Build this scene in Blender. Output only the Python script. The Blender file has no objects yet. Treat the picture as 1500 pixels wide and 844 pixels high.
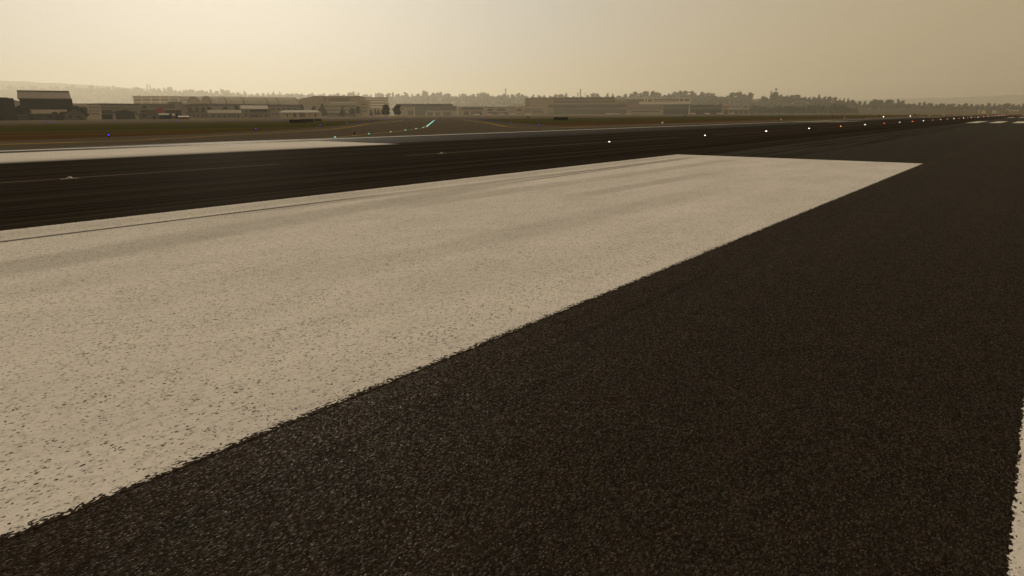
import bpy, bmesh, math, random
from mathutils import Vector, Matrix
R = math.radians
random.seed(7)
scn = bpy.context.scene
C = scn.collection

# ------------------------------------------------------------------ survey
# world: x across the runway (metres, camera at 0), y along the runway, z up. Camera eye height 1.85 m.
H = 1.85; F = 937.0
X_ = Vector((0.77707974, -0.16186849, -0.60823159))
Y_ = Vector((0.62939031, 0.20577145, 0.74935035))
U_ = Vector((-0.00386048, 0.96512005, -0.26177928))
def ray(px, py):                       # world direction of a surveyed sight line, unit forward depth
    v = Vector(((px-750)/F, -(py-422)/F, 1.0))
    return Vector((v.dot(X_), v.dot(Y_), v.dot(U_)))
def hor(px): return 164.7 + .004*(1537-px)
def gnd(px, py, z=0.0):
    r = ray(px, py); t = (z-H)/r.z
    return Vector((r.x*t, r.y*t, z))
def at(px, D, z=0.0):                  # ground point in direction px at forward depth D
    r = ray(px, hor(px)); return Vector((r.x*D, r.y*D, z))
def hz(px, py, D): return H + D*ray(px, py).z   # height of a sight line at depth D
def on_x(px, x):                       # y along the line x = const seen in direction px
    r = ray(px, hor(px)); return x*r.y/r.x

# ------------------------------------------------------------------ helpers
def tag(o, label=None, cat=None, group=None, kind=None):
    if label: o['label'] = label
    if cat: o['category'] = cat
    if group: o['group'] = group
    if kind: o['kind'] = kind
    return o
def empty(name, loc, rz=0):
    o = bpy.data.objects.new(name, None); C.objects.link(o); o.empty_display_size = .3
    o.location = loc; o.rotation_euler = (0, 0, rz); return o
def copy_tree(o, parent=None):
    c = o.copy(); C.objects.link(c); c.parent = parent
    for ch in list(o.children): copy_tree(ch, c)
    return c
class MB:
    def __init__(s): s.v = []; s.f = []; s.sm = []
    def add(s, vs, fs, smooth=False):
        n = len(s.v); s.v += [tuple(v) for v in vs]
        for f in fs: s.f.append(tuple(i+n for i in f)); s.sm.append(smooth)
        return s
    def box(s, a, b):
        x0, y0, z0 = a; x1, y1, z1 = b
        return s.add([(x0,y0,z0),(x1,y0,z0),(x1,y1,z0),(x0,y1,z0),(x0,y0,z1),(x1,y0,z1),(x1,y1,z1),(x0,y1,z1)],
                     [(0,3,2,1),(4,5,6,7),(0,1,5,4),(1,2,6,5),(2,3,7,6),(3,0,4,7)])
    def prism_s(s, prof, s0, s1):      # profile [(d,z)] extruded along local x
        n = len(prof)
        vs = [(s0, d, z) for d, z in prof] + [(s1, d, z) for d, z in prof]
        fs = [(i, (i+1) % n, n+(i+1) % n, n+i) for i in range(n)]
        return s.add(vs, fs + [tuple(range(n))[::-1], tuple(range(n, 2*n))])
    def prism_d(s, prof, d0, d1):      # profile [(x,z)] extruded in depth
        n = len(prof)
        vs = [(x, d0, z) for x, z in prof] + [(x, d1, z) for x, z in prof]
        fs = [(i, (i+1) % n, n+(i+1) % n, n+i) for i in range(n)]
        return s.add(vs, fs + [tuple(range(n))[::-1], tuple(range(n, 2*n))])
    def tube(s, p0, p1, r0, r1=None, n=8, smooth=True):
        r1 = r0 if r1 is None else r1
        p0 = Vector(p0); p1 = Vector(p1); d = (p1-p0).normalized()
        a = d.orthogonal().normalized(); b = d.cross(a)
        vs = []
        for p, r in ((p0, r0), (p1, r1)):
            for i in range(n):
                t = 2*math.pi*i/n; vs.append(p + a*math.cos(t)*r + b*math.sin(t)*r)
        s.add(vs, [(i, (i+1) % n, n+(i+1) % n, n+i) for i in range(n)], smooth)
        return s.add(vs, [tuple(range(n))[::-1], tuple(range(n, 2*n))])
    def lathe(s, prof, n=12, smooth=True):   # profile [(r,z)]
        vs = []; fs = []
        for r, z in prof:
            for i in range(n):
                t = 2*math.pi*i/n; vs.append((math.cos(t)*r, math.sin(t)*r, z))
        for k in range(len(prof)-1):
            for i in range(n):
                fs.append((k*n+i, k*n+(i+1) % n, (k+1)*n+(i+1) % n, (k+1)*n+i))
        fs.append(tuple(range((len(prof)-1)*n, len(prof)*n)))
        return s.add(vs, fs, smooth)
    def build(s, name, mat, parent=None):
        me = bpy.data.meshes.new(name); me.from_pydata(s.v, [], s.f); me.update()
        if s.f: me.polygons.foreach_set('use_smooth', s.sm)
        bm = bmesh.new(); bm.from_mesh(me); bmesh.ops.recalc_face_normals(bm, faces=bm.faces); bm.to_mesh(me); bm.free()
        me.materials.append(mat)
        o = bpy.data.objects.new(name, me); C.objects.link(o); o.parent = parent
        return o

# ------------------------------------------------------------------ materials
def nmat(name):
    m = bpy.data.materials.new(name); m.use_nodes = True
    nt = m.node_tree; b = nt.nodes['Principled BSDF']; return m, nt, b
def N(nt, t, **k):
    n = nt.nodes.new(t)
    for a, v in k.items():
        if a.startswith('i_'): n.inputs[a[2:].replace('_', ' ')].default_value = v
        else: setattr(n, a, v)
    return n
def L(nt, a, b): nt.links.new(a, b)
def math_(nt, op, a, b=None, clamp=False):
    n = N(nt, 'ShaderNodeMath', operation=op, use_clamp=clamp)
    for i, v in enumerate((a, b)):
        if v is None: continue
        if isinstance(v, (int, float)): n.inputs[i].default_value = v
        else: L(nt, v, n.inputs[i])
    return n.outputs[0]
def ramp(nt, fac, lo, hi, a=0.0, b=1.0, smooth=True):
    n = N(nt, 'ShaderNodeMapRange', interpolation_type='SMOOTHSTEP' if smooth else 'LINEAR')
    n.inputs['From Min'].default_value = lo; n.inputs['From Max'].default_value = hi
    n.inputs['To Min'].default_value = a; n.inputs['To Max'].default_value = b
    L(nt, fac, n.inputs['Value']); return n.outputs['Result']
def mix(nt, fac, a, b, blend='MIX'):
    n = N(nt, 'ShaderNodeMix', data_type='RGBA', blend_type=blend)
    for i, v in ((0, fac), (6, a), (7, b)):
        if isinstance(v, (int, float)): n.inputs[i].default_value = v
        elif isinstance(v, tuple): n.inputs[i].default_value = (*v, 1)
        else: L(nt, v, n.inputs[i])
    return n.outputs[2]
def coords(nt, sx=1, sy=1, sz=1):
    t = N(nt, 'ShaderNodeTexCoord'); m = N(nt, 'ShaderNodeMapping'); m.inputs['Scale'].default_value = (sx, sy, sz)
    L(nt, t.outputs['Object'], m.inputs[0]); return m.outputs[0]
def noise(nt, vec, scale, detail=3, rough=.5):
    n = N(nt, 'ShaderNodeTexNoise', i_Scale=scale, i_Detail=detail, i_Roughness=rough); L(nt, vec, n.inputs['Vector']); return n.outputs['Fac']
def voro(nt, vec, scale, feature='F1'):
    n = N(nt, 'ShaderNodeTexVoronoi', feature=feature, i_Scale=scale); L(nt, vec, n.inputs['Vector']); return n
def surf(name, col, rough=.8, spec=.2, var=.2, scale=.4, metal=0, tint=None):
    m, nt, b = nmat(name)
    co = coords(nt); n1 = noise(nt, co, scale, 5, .6)
    st = noise(nt, coords(nt, 1, 1, .12), scale*4, 3)
    f = math_(nt, 'ADD', math_(nt, 'MULTIPLY', n1, .6), math_(nt, 'MULTIPLY', st, .4))
    f = ramp(nt, f, .3, .7)
    lo = tuple(c*(1-var) for c in col); hi = tuple(min(1, c*(1+var)) for c in (tint or col))
    L(nt, mix(nt, f, lo, hi), b.inputs['Base Color'])
    b.inputs['Roughness'].default_value = rough; b.inputs['Specular IOR Level'].default_value = spec
    b.inputs['Metallic'].default_value = metal
    return m
def glow(name, col, strength):
    m, nt, b = nmat(name)
    b.inputs['Base Color'].default_value = (*[c*.5 for c in col], 1)
    b.inputs['Emission Color'].default_value = (*col, 1); b.inputs['Emission Strength'].default_value = strength
    b.inputs['Roughness'].default_value = .3
    return m

def asphalt_nodes(nt, kind):
    """returns colour, roughness, height sockets of worn runway asphalt (kind: runway / shoulder / apron)."""
    co = coords(nt, 1, .62, 1)
    gr = voro(nt, co, 122.0); gr2 = voro(nt, co, 150.0)
    big = noise(nt, coords(nt, 1, .5, 1), .35, 6, .6)
    mid = noise(nt, co, 5.0, 4, .6)
    fine = noise(nt, co, 45.0, 3, .6)
    base = {'runway': ((.0158,.0136,.0119), (.0285,.0247,.0212)), 'shoulder': ((.064,.056,.045), (.104,.092,.074)), 'apron': ((.08,.072,.06), (.12,.108,.088))}[kind]
    col = mix(nt, ramp(nt, mid, .3, .7), *base)
    col = mix(nt, ramp(nt, big, .3, .7, 0, .25), col, tuple(c*.62 for c in base[0]))
    # individual stones: a spread of browns, greys and a few pale chips
    rnd = N(nt, 'ShaderNodeSeparateColor'); L(nt, gr.outputs['Color'], rnd.inputs[0])
    stone = mix(nt, math_(nt, 'POWER', rnd.outputs[1], 2.2), tuple(c*.55 for c in base[0]), tuple(c*3.0 for c in base[1]))
    stone = mix(nt, ramp(nt, rnd.outputs[2], .6, 1), stone, (base[1][0]*2.0, base[1][1]*1.5, base[1][2]*1.1))
    col = mix(nt, .5, col, stone)
    gap = ramp(nt, gr.outputs['Distance'], .38, .75)
    col = mix(nt, math_(nt, 'MULTIPLY', gap, .35), col, tuple(c*.3 for c in base[0]))
    chip = ramp(nt, rnd.outputs[0], .935, .965)
    chip = math_(nt, 'MULTIPLY', chip, ramp(nt, gr.outputs['Distance'], .22, .36, 1, 0))
    col = mix(nt, math_(nt, 'MULTIPLY', chip, .75), col, mix(nt, rnd.outputs[2], (.30, .20, .125), (.17, .165, .16)))
    h = math_(nt, 'MULTIPLY', gr.outputs['Distance'], -1.0)
    h = math_(nt, 'ADD', h, math_(nt, 'MULTIPLY', fine, .9))
    h = math_(nt, 'ADD', h, math_(nt, 'MULTIPLY', math_(nt, 'MULTIPLY', rnd.outputs[2], rnd.outputs[2]), .6))
    rough = ramp(nt, rnd.outputs[0], 0, 1, .42, .8, False)
    pk = math_(nt, 'POWER', rnd.outputs[1], 7.0)
    global sp_; sp_ = math_(nt, 'ADD', math_(nt, 'MULTIPLY', pk, .08), .003)
    return col, rough, h, gr, big, fine

def rubber(nt):
    """tyre rubber laid along the runway: streaks whose strength depends on the place across it; 0..1"""
    t = N(nt, 'ShaderNodeTexCoord'); sp = N(nt, 'ShaderNodeSeparateXYZ'); L(nt, t.outputs['Object'], sp.inputs[0])
    x = sp.outputs[0]; y = sp.outputs[1]
    a = noise(nt, coords(nt, 1, .0035, 1), 1.6, 5, .65)
    b_ = noise(nt, coords(nt, 1, .010, 1), 5.5, 4, .6)
    c_ = noise(nt, coords(nt, 1, .02, 1), .45, 2, .5)
    s = math_(nt, 'ADD', math_(nt, 'MULTIPLY', a, .55), math_(nt, 'MULTIPLY', b_, .45))
    dx = math_(nt, 'ABSOLUTE', math_(nt, 'ADD', x, 23.1))
    core = ramp(nt, math_(nt, 'ADD', dx, math_(nt, 'MULTIPLY', c_, 3.0)), 10.0, 13.5, 1, 0)
    halo = ramp(nt, dx, 11, 19, 1, 0)
    mid = ramp(nt, dx, .25, .9, .45, 1)
    st = ramp(nt, s, .36, .56)
    core = math_(nt, 'MULTIPLY', core, math_(nt, 'ADD', math_(nt, 'MULTIPLY', st, .75), .25))
    core = math_(nt, 'MULTIPLY', core, mid)
    edge = math_(nt, 'MULTIPLY', halo, math_(nt, 'MULTIPLY', ramp(nt, s, .50, .62), .45))
    out = math_(nt, 'MAXIMUM', core, edge)
    return out, x, y

def runway_nodes(nt):
    col, rough, h, gr, big, fine = asphalt_nodes(nt, 'runway')
    r, x, y = rubber(nt)
    # paving lanes laid side by side, each a slightly different tone with a dark joint
    ln = math_(nt, 'DIVIDE', math_(nt, 'ADD', x, 101.65), 7.6)
    wn = N(nt, 'ShaderNodeTexWhiteNoise', noise_dimensions='1D'); L(nt, math_(nt, 'FLOOR', ln), wn.inputs['W'])
    col = mix(nt, 1.0, col, mix(nt, wn.outputs['Value'], (.86,.86,.86), (1.12,1.1,1.06)), 'MULTIPLY')
    fr = math_(nt, 'ABSOLUTE', math_(nt, 'SUBTRACT', math_(nt, 'FRACT', ln), .5))
    jt = math_(nt, 'MULTIPLY', ramp(nt, fr, .4925, .4975), ramp(nt, noise(nt, coords(nt,1,1,1), .6, 3), .4, .6))
    col = mix(nt, math_(nt, 'MULTIPLY', jt, .6), col, (.012,.011,.009))
    wp = noise(nt, coords(nt, 1, .02, 1), 1.1, 4, .6); wq = noise(nt, coords(nt, 1, .5, 1), .22, 4, .6)
    col = mix(nt, 1.0, col, mix(nt, ramp(nt, math_(nt, 'ADD', math_(nt, 'MULTIPLY', wp, .5), math_(nt, 'MULTIPLY', wq, .5)), .36, .64), (.90,.90,.92), (1.1,1.08,1.05)), 'MULTIPLY')
    bnd = math_(nt, 'MULTIPLY', ramp(nt, x, -3.4, -3.35), ramp(nt, x, -2.88, -2.84, 1, 0)); col = mix(nt, bnd, col, mix(nt, 1.0, col, (1.28,1.2,1.1), 'MULTIPLY'))
    s3 = noise(nt, coords(nt, 1, .004, 1), 1.25, 6, .68); s4 = noise(nt, coords(nt, 1, .002, 1), 4.2, 3, .6)
    s3 = ramp(nt, math_(nt, 'ADD', math_(nt, 'MULTIPLY', s3, .6), math_(nt, 'MULTIPLY', s4, .4)), .45, .57)
    col = mix(nt, math_(nt, 'MULTIPLY', r, .9), col, mix(nt, s3, (.0070,.0052,.0038), (.043,.034,.025)))
    sp = math_(nt, 'MULTIPLY', sp_, ramp(nt, r, .0, .15, 1, .01))
    return col, rough, h, sp
def pavement_mat(name, kind, rub=False):
    m, nt, b = nmat(name)
    if rub: col, rough, h, sp = runway_nodes(nt); L(nt, sp, b.inputs['Specular IOR Level'])
    else:
        col, rough, h, gr, big, fine = asphalt_nodes(nt, kind); b.inputs['Specular IOR Level'].default_value = 0
    L(nt, col, b.inputs['Base Color']); L(nt, rough, b.inputs['Roughness'])
    bp = N(nt, 'ShaderNodeBump', i_Strength=.65, i_Distance=.005); L(nt, h, bp.inputs['Height']); L(nt, bp.outputs[0], b.inputs['Normal'])
    return m

def paint_mat(name, colour, rect=None, pits=.5, tyres=None, wear=.15, ragged=.035):
    """road paint over asphalt: ragged border inside rect (x0,x1,y0,y1), pits where stones show, tyre scuffs along y"""
    m, nt, b = nmat(name)
    col, rough, h, spr = runway_nodes(nt)
    t = N(nt, 'ShaderNodeTexCoord'); sp = N(nt, 'ShaderNodeSeparateXYZ'); L(nt, t.outputs['Object'], sp.inputs[0]); x, y = sp.outputs[0], sp.outputs[1]
    co = coords(nt, 1, .55, 1)
    n1 = noise(nt, co, 38.0, 4, .7); n2 = noise(nt, co, 2.2, 4, .6)
    dirt = noise(nt, coords(nt, 1, .35, 1), .8, 5, .6)
    pc = mix(nt, ramp(nt, dirt, .3, .72), tuple(c*.84 for c in colour), colour)
    fleck = noise(nt, co, 90, 2, .6)
    pc = mix(nt, ramp(nt, fleck, .35, .65, 0, .35), pc, tuple(c*.72 for c in colour))
    if tyres:
        for (tx, w, y0, y1, k, drift) in tyres:
            xx = math_(nt, 'SUBTRACT', x, math_(nt, 'ADD', tx, math_(nt, 'MULTIPLY', y, drift)))
            wob = math_(nt, 'MULTIPLY', math_(nt, 'SUBTRACT', noise(nt, coords(nt, .2, .03, 1), 1.0, 3), .5), w*.8)
            d = math_(nt, 'ABSOLUTE', math_(nt, 'ADD', xx, wob))
            mk = ramp(nt, d, w*.35, w, 1, 0)
            ym = math_(nt, 'MULTIPLY', ramp(nt, y, y0-1.5, y0+1.5), ramp(nt, y, y1-3, y1+2, 1, 0))
            grn = ramp(nt, n1, .25, .6, .55, 1)
            mk = math_(nt, 'MULTIPLY', math_(nt, 'MULTIPLY', mk, ym), math_(nt, 'MULTIPLY', grn, k))
            pc = mix(nt, mk, pc, (.045,.038,.030))
    # pits: small dark stones where the paint has gone
    wv = N(nt, 'ShaderNodeVectorMath', operation='ADD'); nn = N(nt, 'ShaderNodeTexNoise', i_Scale=30.0, i_Detail=3); L(nt, co, nn.inputs['Vector'])
    ws = N(nt, 'ShaderNodeVectorMath', operation='SCALE'); ws.inputs['Scale'].default_value = .035; L(nt, nn.outputs['Color'], ws.inputs[0]); L(nt, coords(nt, 1, .62, 1), wv.inputs[0]); L(nt, ws.outputs[0], wv.inputs[1])
    v = voro(nt, wv.outputs[0], 60.0)
    rs = N(nt, 'ShaderNodeSeparateColor'); L(nt, v.outputs['Color'], rs.inputs[0])
    thr = math_(nt, 'MULTIPLY', ramp(nt, rs.outputs[0], 1-pits, 1, 0, .44), ramp(nt, n2, .25, .7, .8, 1.2))
    pit = math_(nt, 'LESS_THAN', math_(nt, 'ADD', v.outputs['Distance'], math_(nt, 'MULTIPLY', n1, .16)), math_(nt, 'ADD', thr, .05))
    mask = math_(nt, 'SUBTRACT', 1.0, math_(nt, 'MULTIPLY', pit, ramp(nt, rs.outputs[1], 0, 1, .45, 1.0)))
    if wear:
        wn = noise(nt, coords(nt, 1, .6, 1), 26.0, 5, .8)
        mask = math_(nt, 'MULTIPLY', mask, ramp(nt, wn, .5-wear, .56-wear*.4, .35 if wear > .18 else .8, 1))
    if rect:
        x0, x1, y0, y1 = rect
        e = math_(nt, 'MINIMUM', math_(nt, 'SUBTRACT', x, x0), math_(nt, 'SUBTRACT', x1, x))
        e2 = math_(nt, 'MINIMUM', math_(nt, 'SUBTRACT', y, y0), math_(nt, 'SUBTRACT', y1, y))
        e = math_(nt, 'MINIMUM', e, e2)
        edgen = math_(nt, 'ADD', math_(nt, 'MULTIPLY', ramp(nt, noise(nt, co, 62.0, 2, .6), .36, .64), ragged*1.7), math_(nt, 'MULTIPLY', ramp(nt, noise(nt, co, 13.0, 4, .7), .3, .68), ragged*.9))
        mask = math_(nt, 'MULTIPLY', mask, ramp(nt, math_(nt, 'SUBTRACT', e, edgen), -.003, .004))
    L(nt, mix(nt, mask, col, pc), b.inputs['Base Color'])
    b.inputs['Roughness'].default_value = .8; L(nt, math_(nt, 'MULTIPLY', spr, math_(nt, 'SUBTRACT', 1.0, mask)), b.inputs['Specular IOR Level'])
    hh = math_(nt, 'ADD', math_(nt, 'MULTIPLY', h, math_(nt, 'SUBTRACT', 1.0, math_(nt, 'MULTIPLY', mask, .72))), math_(nt, 'MULTIPLY', mask, .5))
    bp = N(nt, 'ShaderNodeBump', i_Strength=.65, i_Distance=.005); L(nt, hh, bp.inputs['Height']); L(nt, bp.outputs[0], b.inputs['Normal'])
    return m

def grass_mat():
    m, nt, b = nmat('grass')
    n1 = noise(nt, coords(nt, 1, .10, 1), .085, 6, .62); n2 = noise(nt, coords(nt), 1.3, 5, .7); n3 = noise(nt, coords(nt, 1, .14, 1), .13, 4, .6)
    c = mix(nt, ramp(nt, n1, .38, .62), (.075,.060,.016), (.080,.040,.014))
    c = mix(nt, ramp(nt, n3, .42, .58, 0, .85), c, (.050,.056,.011))
    t = N(nt, 'ShaderNodeTexCoord'); sp = N(nt, 'ShaderNodeSeparateXYZ'); L(nt, t.outputs['Object'], sp.inputs[0])
    e = math_(nt, 'ADD', sp.outputs[0], math_(nt, 'MULTIPLY', n3, 16))
    band = math_(nt, 'MULTIPLY', ramp(nt, e, -78, -58), .8)
    c = mix(nt, math_(nt, 'MULTIPLY', math_(nt, 'MULTIPLY', ramp(nt, e, -165, -140), ramp(nt, e, -100, -76, 1, 0)), .75), c, (.050,.058,.012))
    c = mix(nt, math_(nt, 'MULTIPLY', ramp(nt, e, -160, -172), .6), c, (.100,.046,.018))
    c = mix(nt, band, c, (.115,.044,.018))
    n4 = noise(nt, coords(nt, 1, .06, 1), .13, 5, .65)
    c = mix(nt, ramp(nt, n4, .44, .60, 0, .7), c, (.036,.026,.009)); c = mix(nt, ramp(nt, n4, .36, .45, .5, 0), c, (.115,.095,.035))
    c = mix(nt, ramp(nt, n2, .3, .75, 0, .35), c, (.05,.045,.018))
    L(nt, c, b.inputs['Base Color']); b.inputs['Roughness'].default_value = 1; b.inputs['Specular IOR Level'].default_value = 0
    bp = N(nt, 'ShaderNodeBump', i_Strength=.5, i_Distance=.08); L(nt, noise(nt, coords(nt), 9, 4, .7), bp.inputs['Height']); L(nt, bp.outputs[0], b.inputs['Normal'])
    return m
def leaf_mat(name, a, b_):
    m, nt, b = nmat(name)
    n = noise(nt, coords(nt), .5, 4, .7)
    L(nt, mix(nt, ramp(nt, n, .35, .65), a, b_), b.inputs['Base Color'])
    b.inputs['Roughness'].default_value = .9; b.inputs['Specular IOR Level'].default_value = .1
    return m

M = dict(
    runway=pavement_mat('runway_asphalt', 'runway', True), shoulder=pavement_mat('shoulder_asphalt', 'shoulder'),
    apron=pavement_mat('apron_concrete', 'apron'), taxi=pavement_mat('taxiway_asphalt', 'shoulder'),
    grass=grass_mat(),
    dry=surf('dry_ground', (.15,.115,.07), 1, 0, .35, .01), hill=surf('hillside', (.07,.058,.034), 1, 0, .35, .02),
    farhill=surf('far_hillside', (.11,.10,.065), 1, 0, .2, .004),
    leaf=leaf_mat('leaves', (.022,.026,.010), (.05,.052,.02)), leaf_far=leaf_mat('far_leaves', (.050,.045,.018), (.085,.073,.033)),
    bark=surf('bark', (.09,.07,.05), .9, .1, .3, 2),
    dark=surf('dark_cladding', (.014,.012,.010), .8, .15, .2), darker=surf('near_black_grey', (.012,.011,.010), .9, .1, .2),  # near-black colour for doors, small windows, posts and fittings
    brownroof=surf('brown_roof', (.14,.095,.066), .8, .15, .25), grey=surf('grey_render', (.17,.14,.105), .85, .15, .15),
    midgrey=surf('mid_grey_cladding', (.12,.105,.086), .85, .15, .2), tan=surf('tan_render', (.33,.268,.19), .85, .15, .15),
    pale=surf('pale_render', (.50,.46,.39), .85, .15, .12), paleroof=surf('pale_metal_roof', (.36,.335,.28), .8, .1, .15),
    cream=surf('cream_panels', (.70,.65,.55), .8, .15, .1), glass=surf('dark_glass', (.035,.033,.032), .25, .4, .2),
    red=surf('red_paint', (.30,.045,.03), .7, .2, .2), orange=surf('orange_tiles', (.36,.11,.045), .7, .2, .2),
    brick=surf('brick', (.22,.125,.08), .9, .1, .2), white=surf('white_paint', (.75,.72,.68), .5, .3, .08),
    black=surf('black_panel', (.006,.006,.006), .7, .05, .1), metal=surf('galvanised', (.25,.24,.22), .5, .4, .2),
    ngrey=surf('dark_grey_render', (.11,.10,.085), .9, .05, .15), nmid=surf('charcoal_render', (.045,.040,.034), .9, .05, .15), nroof=surf('dull_metal_roof', (.28,.235,.185), .85, .05, .15),
    doorp=surf('door_panel_paint', (.024,.020,.017), .8, .05, .2),
    yellowp=surf('yellow_metal', (.55,.40,.12), .6, .2, .15), band=surf('brown_band', (.08,.062,.046), .85, .1, .2),
)
# ------------------------------------------------------------------ the ground, runway and taxiways
def sheet(name, pts, z, mat, kind='structure', thick=None):
    mb = MB(); mb.add([(p[0], p[1], z) for p in pts], [tuple(range(len(pts)))])
    o = mb.build(name, mat)
    if o.data.polygons[0].normal.z < 0: o.data.flip_normals()
    return tag(o, kind=kind)
def strip(name, pts, w, z, mat, kind='structure'):
    vs = []; n = len(pts)
    for i, p in enumerate(pts):
        a = Vector(pts[max(0, i-1)]); b = Vector(pts[min(n-1, i+1)]); d = (b-a).normalized(); q = Vector((-d.y, d.x))*w/2
        vs += [(p[0]+q.x, p[1]+q.y, z), (p[0]-q.x, p[1]-q.y, z)]
    mb = MB(); mb.add(vs, [(2*i, 2*i+1, 2*i+3, 2*i+2) for i in range(n-1)])
    o = mb.build(name, mat); return tag(o, kind=kind)
def smooth_path(pts, k=6):
    out = []
    for i in range(len(pts)-1):
        p0 = pts[max(0, i-1)]; p1 = pts[i]; p2 = pts[i+1]; p3 = pts[min(len(pts)-1, i+2)]
        for j in range(k):
            t = j/k
            out.append(tuple(.5*((2*p1[a]) + (-p0[a]+p2[a])*t + (2*p0[a]-5*p1[a]+4*p2[a]-p3[a])*t*t + (-p0[a]+3*p1[a]-3*p2[a]+p3[a])*t**3) for a in (0, 1)))
    out.append(tuple(pts[-1])); return out

FAR = 15000
sheet('ground', [(-14300, -1300), (2100, -1300), (2100, 13900), (-14300, 13900)], -.02, M['dry'])
RW0, RW1 = -46.6, 3.2
# apron and parallel taxiway far left, then the grass islands on top
apron = sheet('apron', [(-330, -500), (-330, 250), (-480, 480), (-560, 1500), (-240, 1500), (-240, -500)], .0, M['apron'])
sheet('taxiway_parallel', [(-232, -500), (-188, -500), (-188, 1100), (-232, 1100)], .008, M['taxi'])
sheet('shoulder', [(-62, -150), (4, -150), (4, 640), (-62, 640)], .004, M['shoulder'])
sheet('runway', [(RW0, -150), (RW1, -150), (RW1, 620), (RW0, 620)], .010, M['runway'])
L_edge = [(-62,-150),(-62,12),(-63.5,18),(-66.2,23.4),(-70,34),(-76.5,46),(-92,65),(-123.4,95),(-173,144.6),(-187.9,158)]
R_edge = [(-187.9,206),(-156.3,174),(-108.2,128),(-88,109),(-74,96.5),(-64,89.5),(-62,92)]
R_edge = [(-187.9,206),(-156.3,174),(-108.2,128),(-84,107),(-70,96),(-62,91)]
sheet('taxiway_exit', [(-40,0),(-62.2,8)] + [p for p in L_edge[2:]] + [(-189,159),(-189,206)] + R_edge[1:] + [(-62,110),(-40,130)], .0065, M['taxi'])
gl = sheet('grass', [(-187.9,-150)] + L_edge, .002, M['grass'])
gr = sheet('grass', R_edge + [(-62,640),(-187.9,640)], .002, M['grass'])
sheet('grass', [(4,-150),(500,-150),(500,1200),(4,1200)], .002, M['grass'])
sheet('grass', [(-239.5,-500),(-233,-500),(-233,1100),(-239.5,1100)], .003, M['grass'])
# painted markings
PX0, PX1 = -13.3, -3.33         # near aiming block, across
YB0, YB1 = -20.0, 28.75
tyres = [(-12.05, .11, -30, 9.8, .9, 0.0), (-11.93, .30, 6, 28, .26, .006), (-11.0, .09, 14, 26.5, .8, -.025), (-11.25, .07, 16, 27.0, .7, -.027),
         (-9.6, .7, -10, 14, .25, -.13), (-8.35, .42, 12.5, 20, .26, .012), (-10.2, .5, 9, 27, .2, .01), (-6.5, .6, 5, 16, .14, .02), (-12.7, .5, -5, 28, .18, 0)]
WHITE = (.81,.775,.765)
pm = paint_mat('aiming_point_paint', WHITE, (PX0, PX1, YB0, YB1), .85, tyres, .10)
sheet('aiming_point_marking', [(PX0,YB0),(PX1,YB0),(PX1,YB1),(PX0,YB1)], .0122, pm)
FX0, FX1 = -41.8, -32.6
pm2 = paint_mat('aiming_point_paint_far', WHITE, (FX0+.02, FX1-.02, YB0, YB1-.02), .55,
                [(-33.0, .55, -20, 30, .75, 0), (-33.7, .3, -20, 25, .6, 0), (-34.5, .35, -20, 30, .25, 0), (-35.6, .2, 2, 40, .2, 0), (-40.6, .15, -20, 40, .3, 0)], .12)
sheet('aiming_point_marking', [(FX0,YB0),(FX1,YB0),(FX1,YB1),(FX0,YB1)], .014, pm2)
sm = paint_mat('edge_line_paint', WHITE, (.165, 1.09, -100, 598), .5, None, .12, .011)
sheet('runway_edge_line', [(.165,-100),(1.10,-100),(1.10,598),(.165,598)], .0122, sm)
sm2 = paint_mat('edge_line_paint_far', WHITE, (-45.0, -44.05, -100, 598), .5, None, .16)
sheet('runway_edge_line', [(-45.02,-100),(-44.03,-100),(-44.03,598),(-45.02,598)], .014, sm2)
bar_p = paint_mat('touchdown_bar_paint', (.78,.745,.67), None, .4, None, .14)
for (y0, y1, xs) in ((149.2, 178, (-11.9,-8.4,-4.9)), (302, 331, (-11.9,-8.4)), (455, 480, (-11.9,))):
    for x in xs:
        sheet('touchdown_zone_bar', [(x,y0),(x+1.83,y0),(x+1.83,y1),(x,y1)], .014, bar_p)
        xm = -46.2-x
        sheet('touchdown_zone_bar', [(xm-1.83,y0),(xm,y0),(xm,y1),(xm-1.83,y1)], .014, paint_mat('worn_bar_paint', (.42,.38,.32), None, .5, None, .2) if x == xs[0] else bpy.data.materials['worn_bar_paint'])
cl_p = paint_mat('centreline_paint', (.12,.10,.08), None, .6, None, .30)
for k in range(-1, 16):
    y0 = -16 + k*36.6
    sheet('centreline_dash', [(-23.25,y0),(-22.95,y0),(-22.95,y0+30),(-23.25,y0+30)], .014, cl_p)
yel = paint_mat('yellow_paint', (.66,.42,.05), None, .35, None, .14)
pl = smooth_path([(-55.2,-120),(-55.2,-30),(-55,16),(-57.5,24.5),(-61.4,31.5),(-66.5,41),(-80.3,59.3),(-118.6,96),(-150,130),(-182,162)])
strip('taxiway_edge_line', pl, .34, .014, yel)
strip('taxiway_edge_line', smooth_path([(-64,-40),(-58.4,5),(-56.2,12.6),(-55.1,18.6)]), .3, .0135, yel)
pr = smooth_path([(-182,193),(-150.8,162.6),(-102.3,116.2),(-76,90),(-65.2,79.5),(-58.6,76.5),(-54.6,79),(-53.3,86),(-53,110),(-53,600)])
strip('taxiway_edge_line', pr, .32, .0138, yel)
lead = [(-42.6,16),(-42.8,22),(-43.4,27),(-47.1,33.8),(-52.1,41.7),(-56.1,48),(-61,54.5),(-66.4,61.4),(-71.5,67.5),(-77,73),(-110,106),(-153.9,150),(-190,186)]
strip('taxiway_centreline', smooth_path(lead), .18, .0142, yel)

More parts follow.
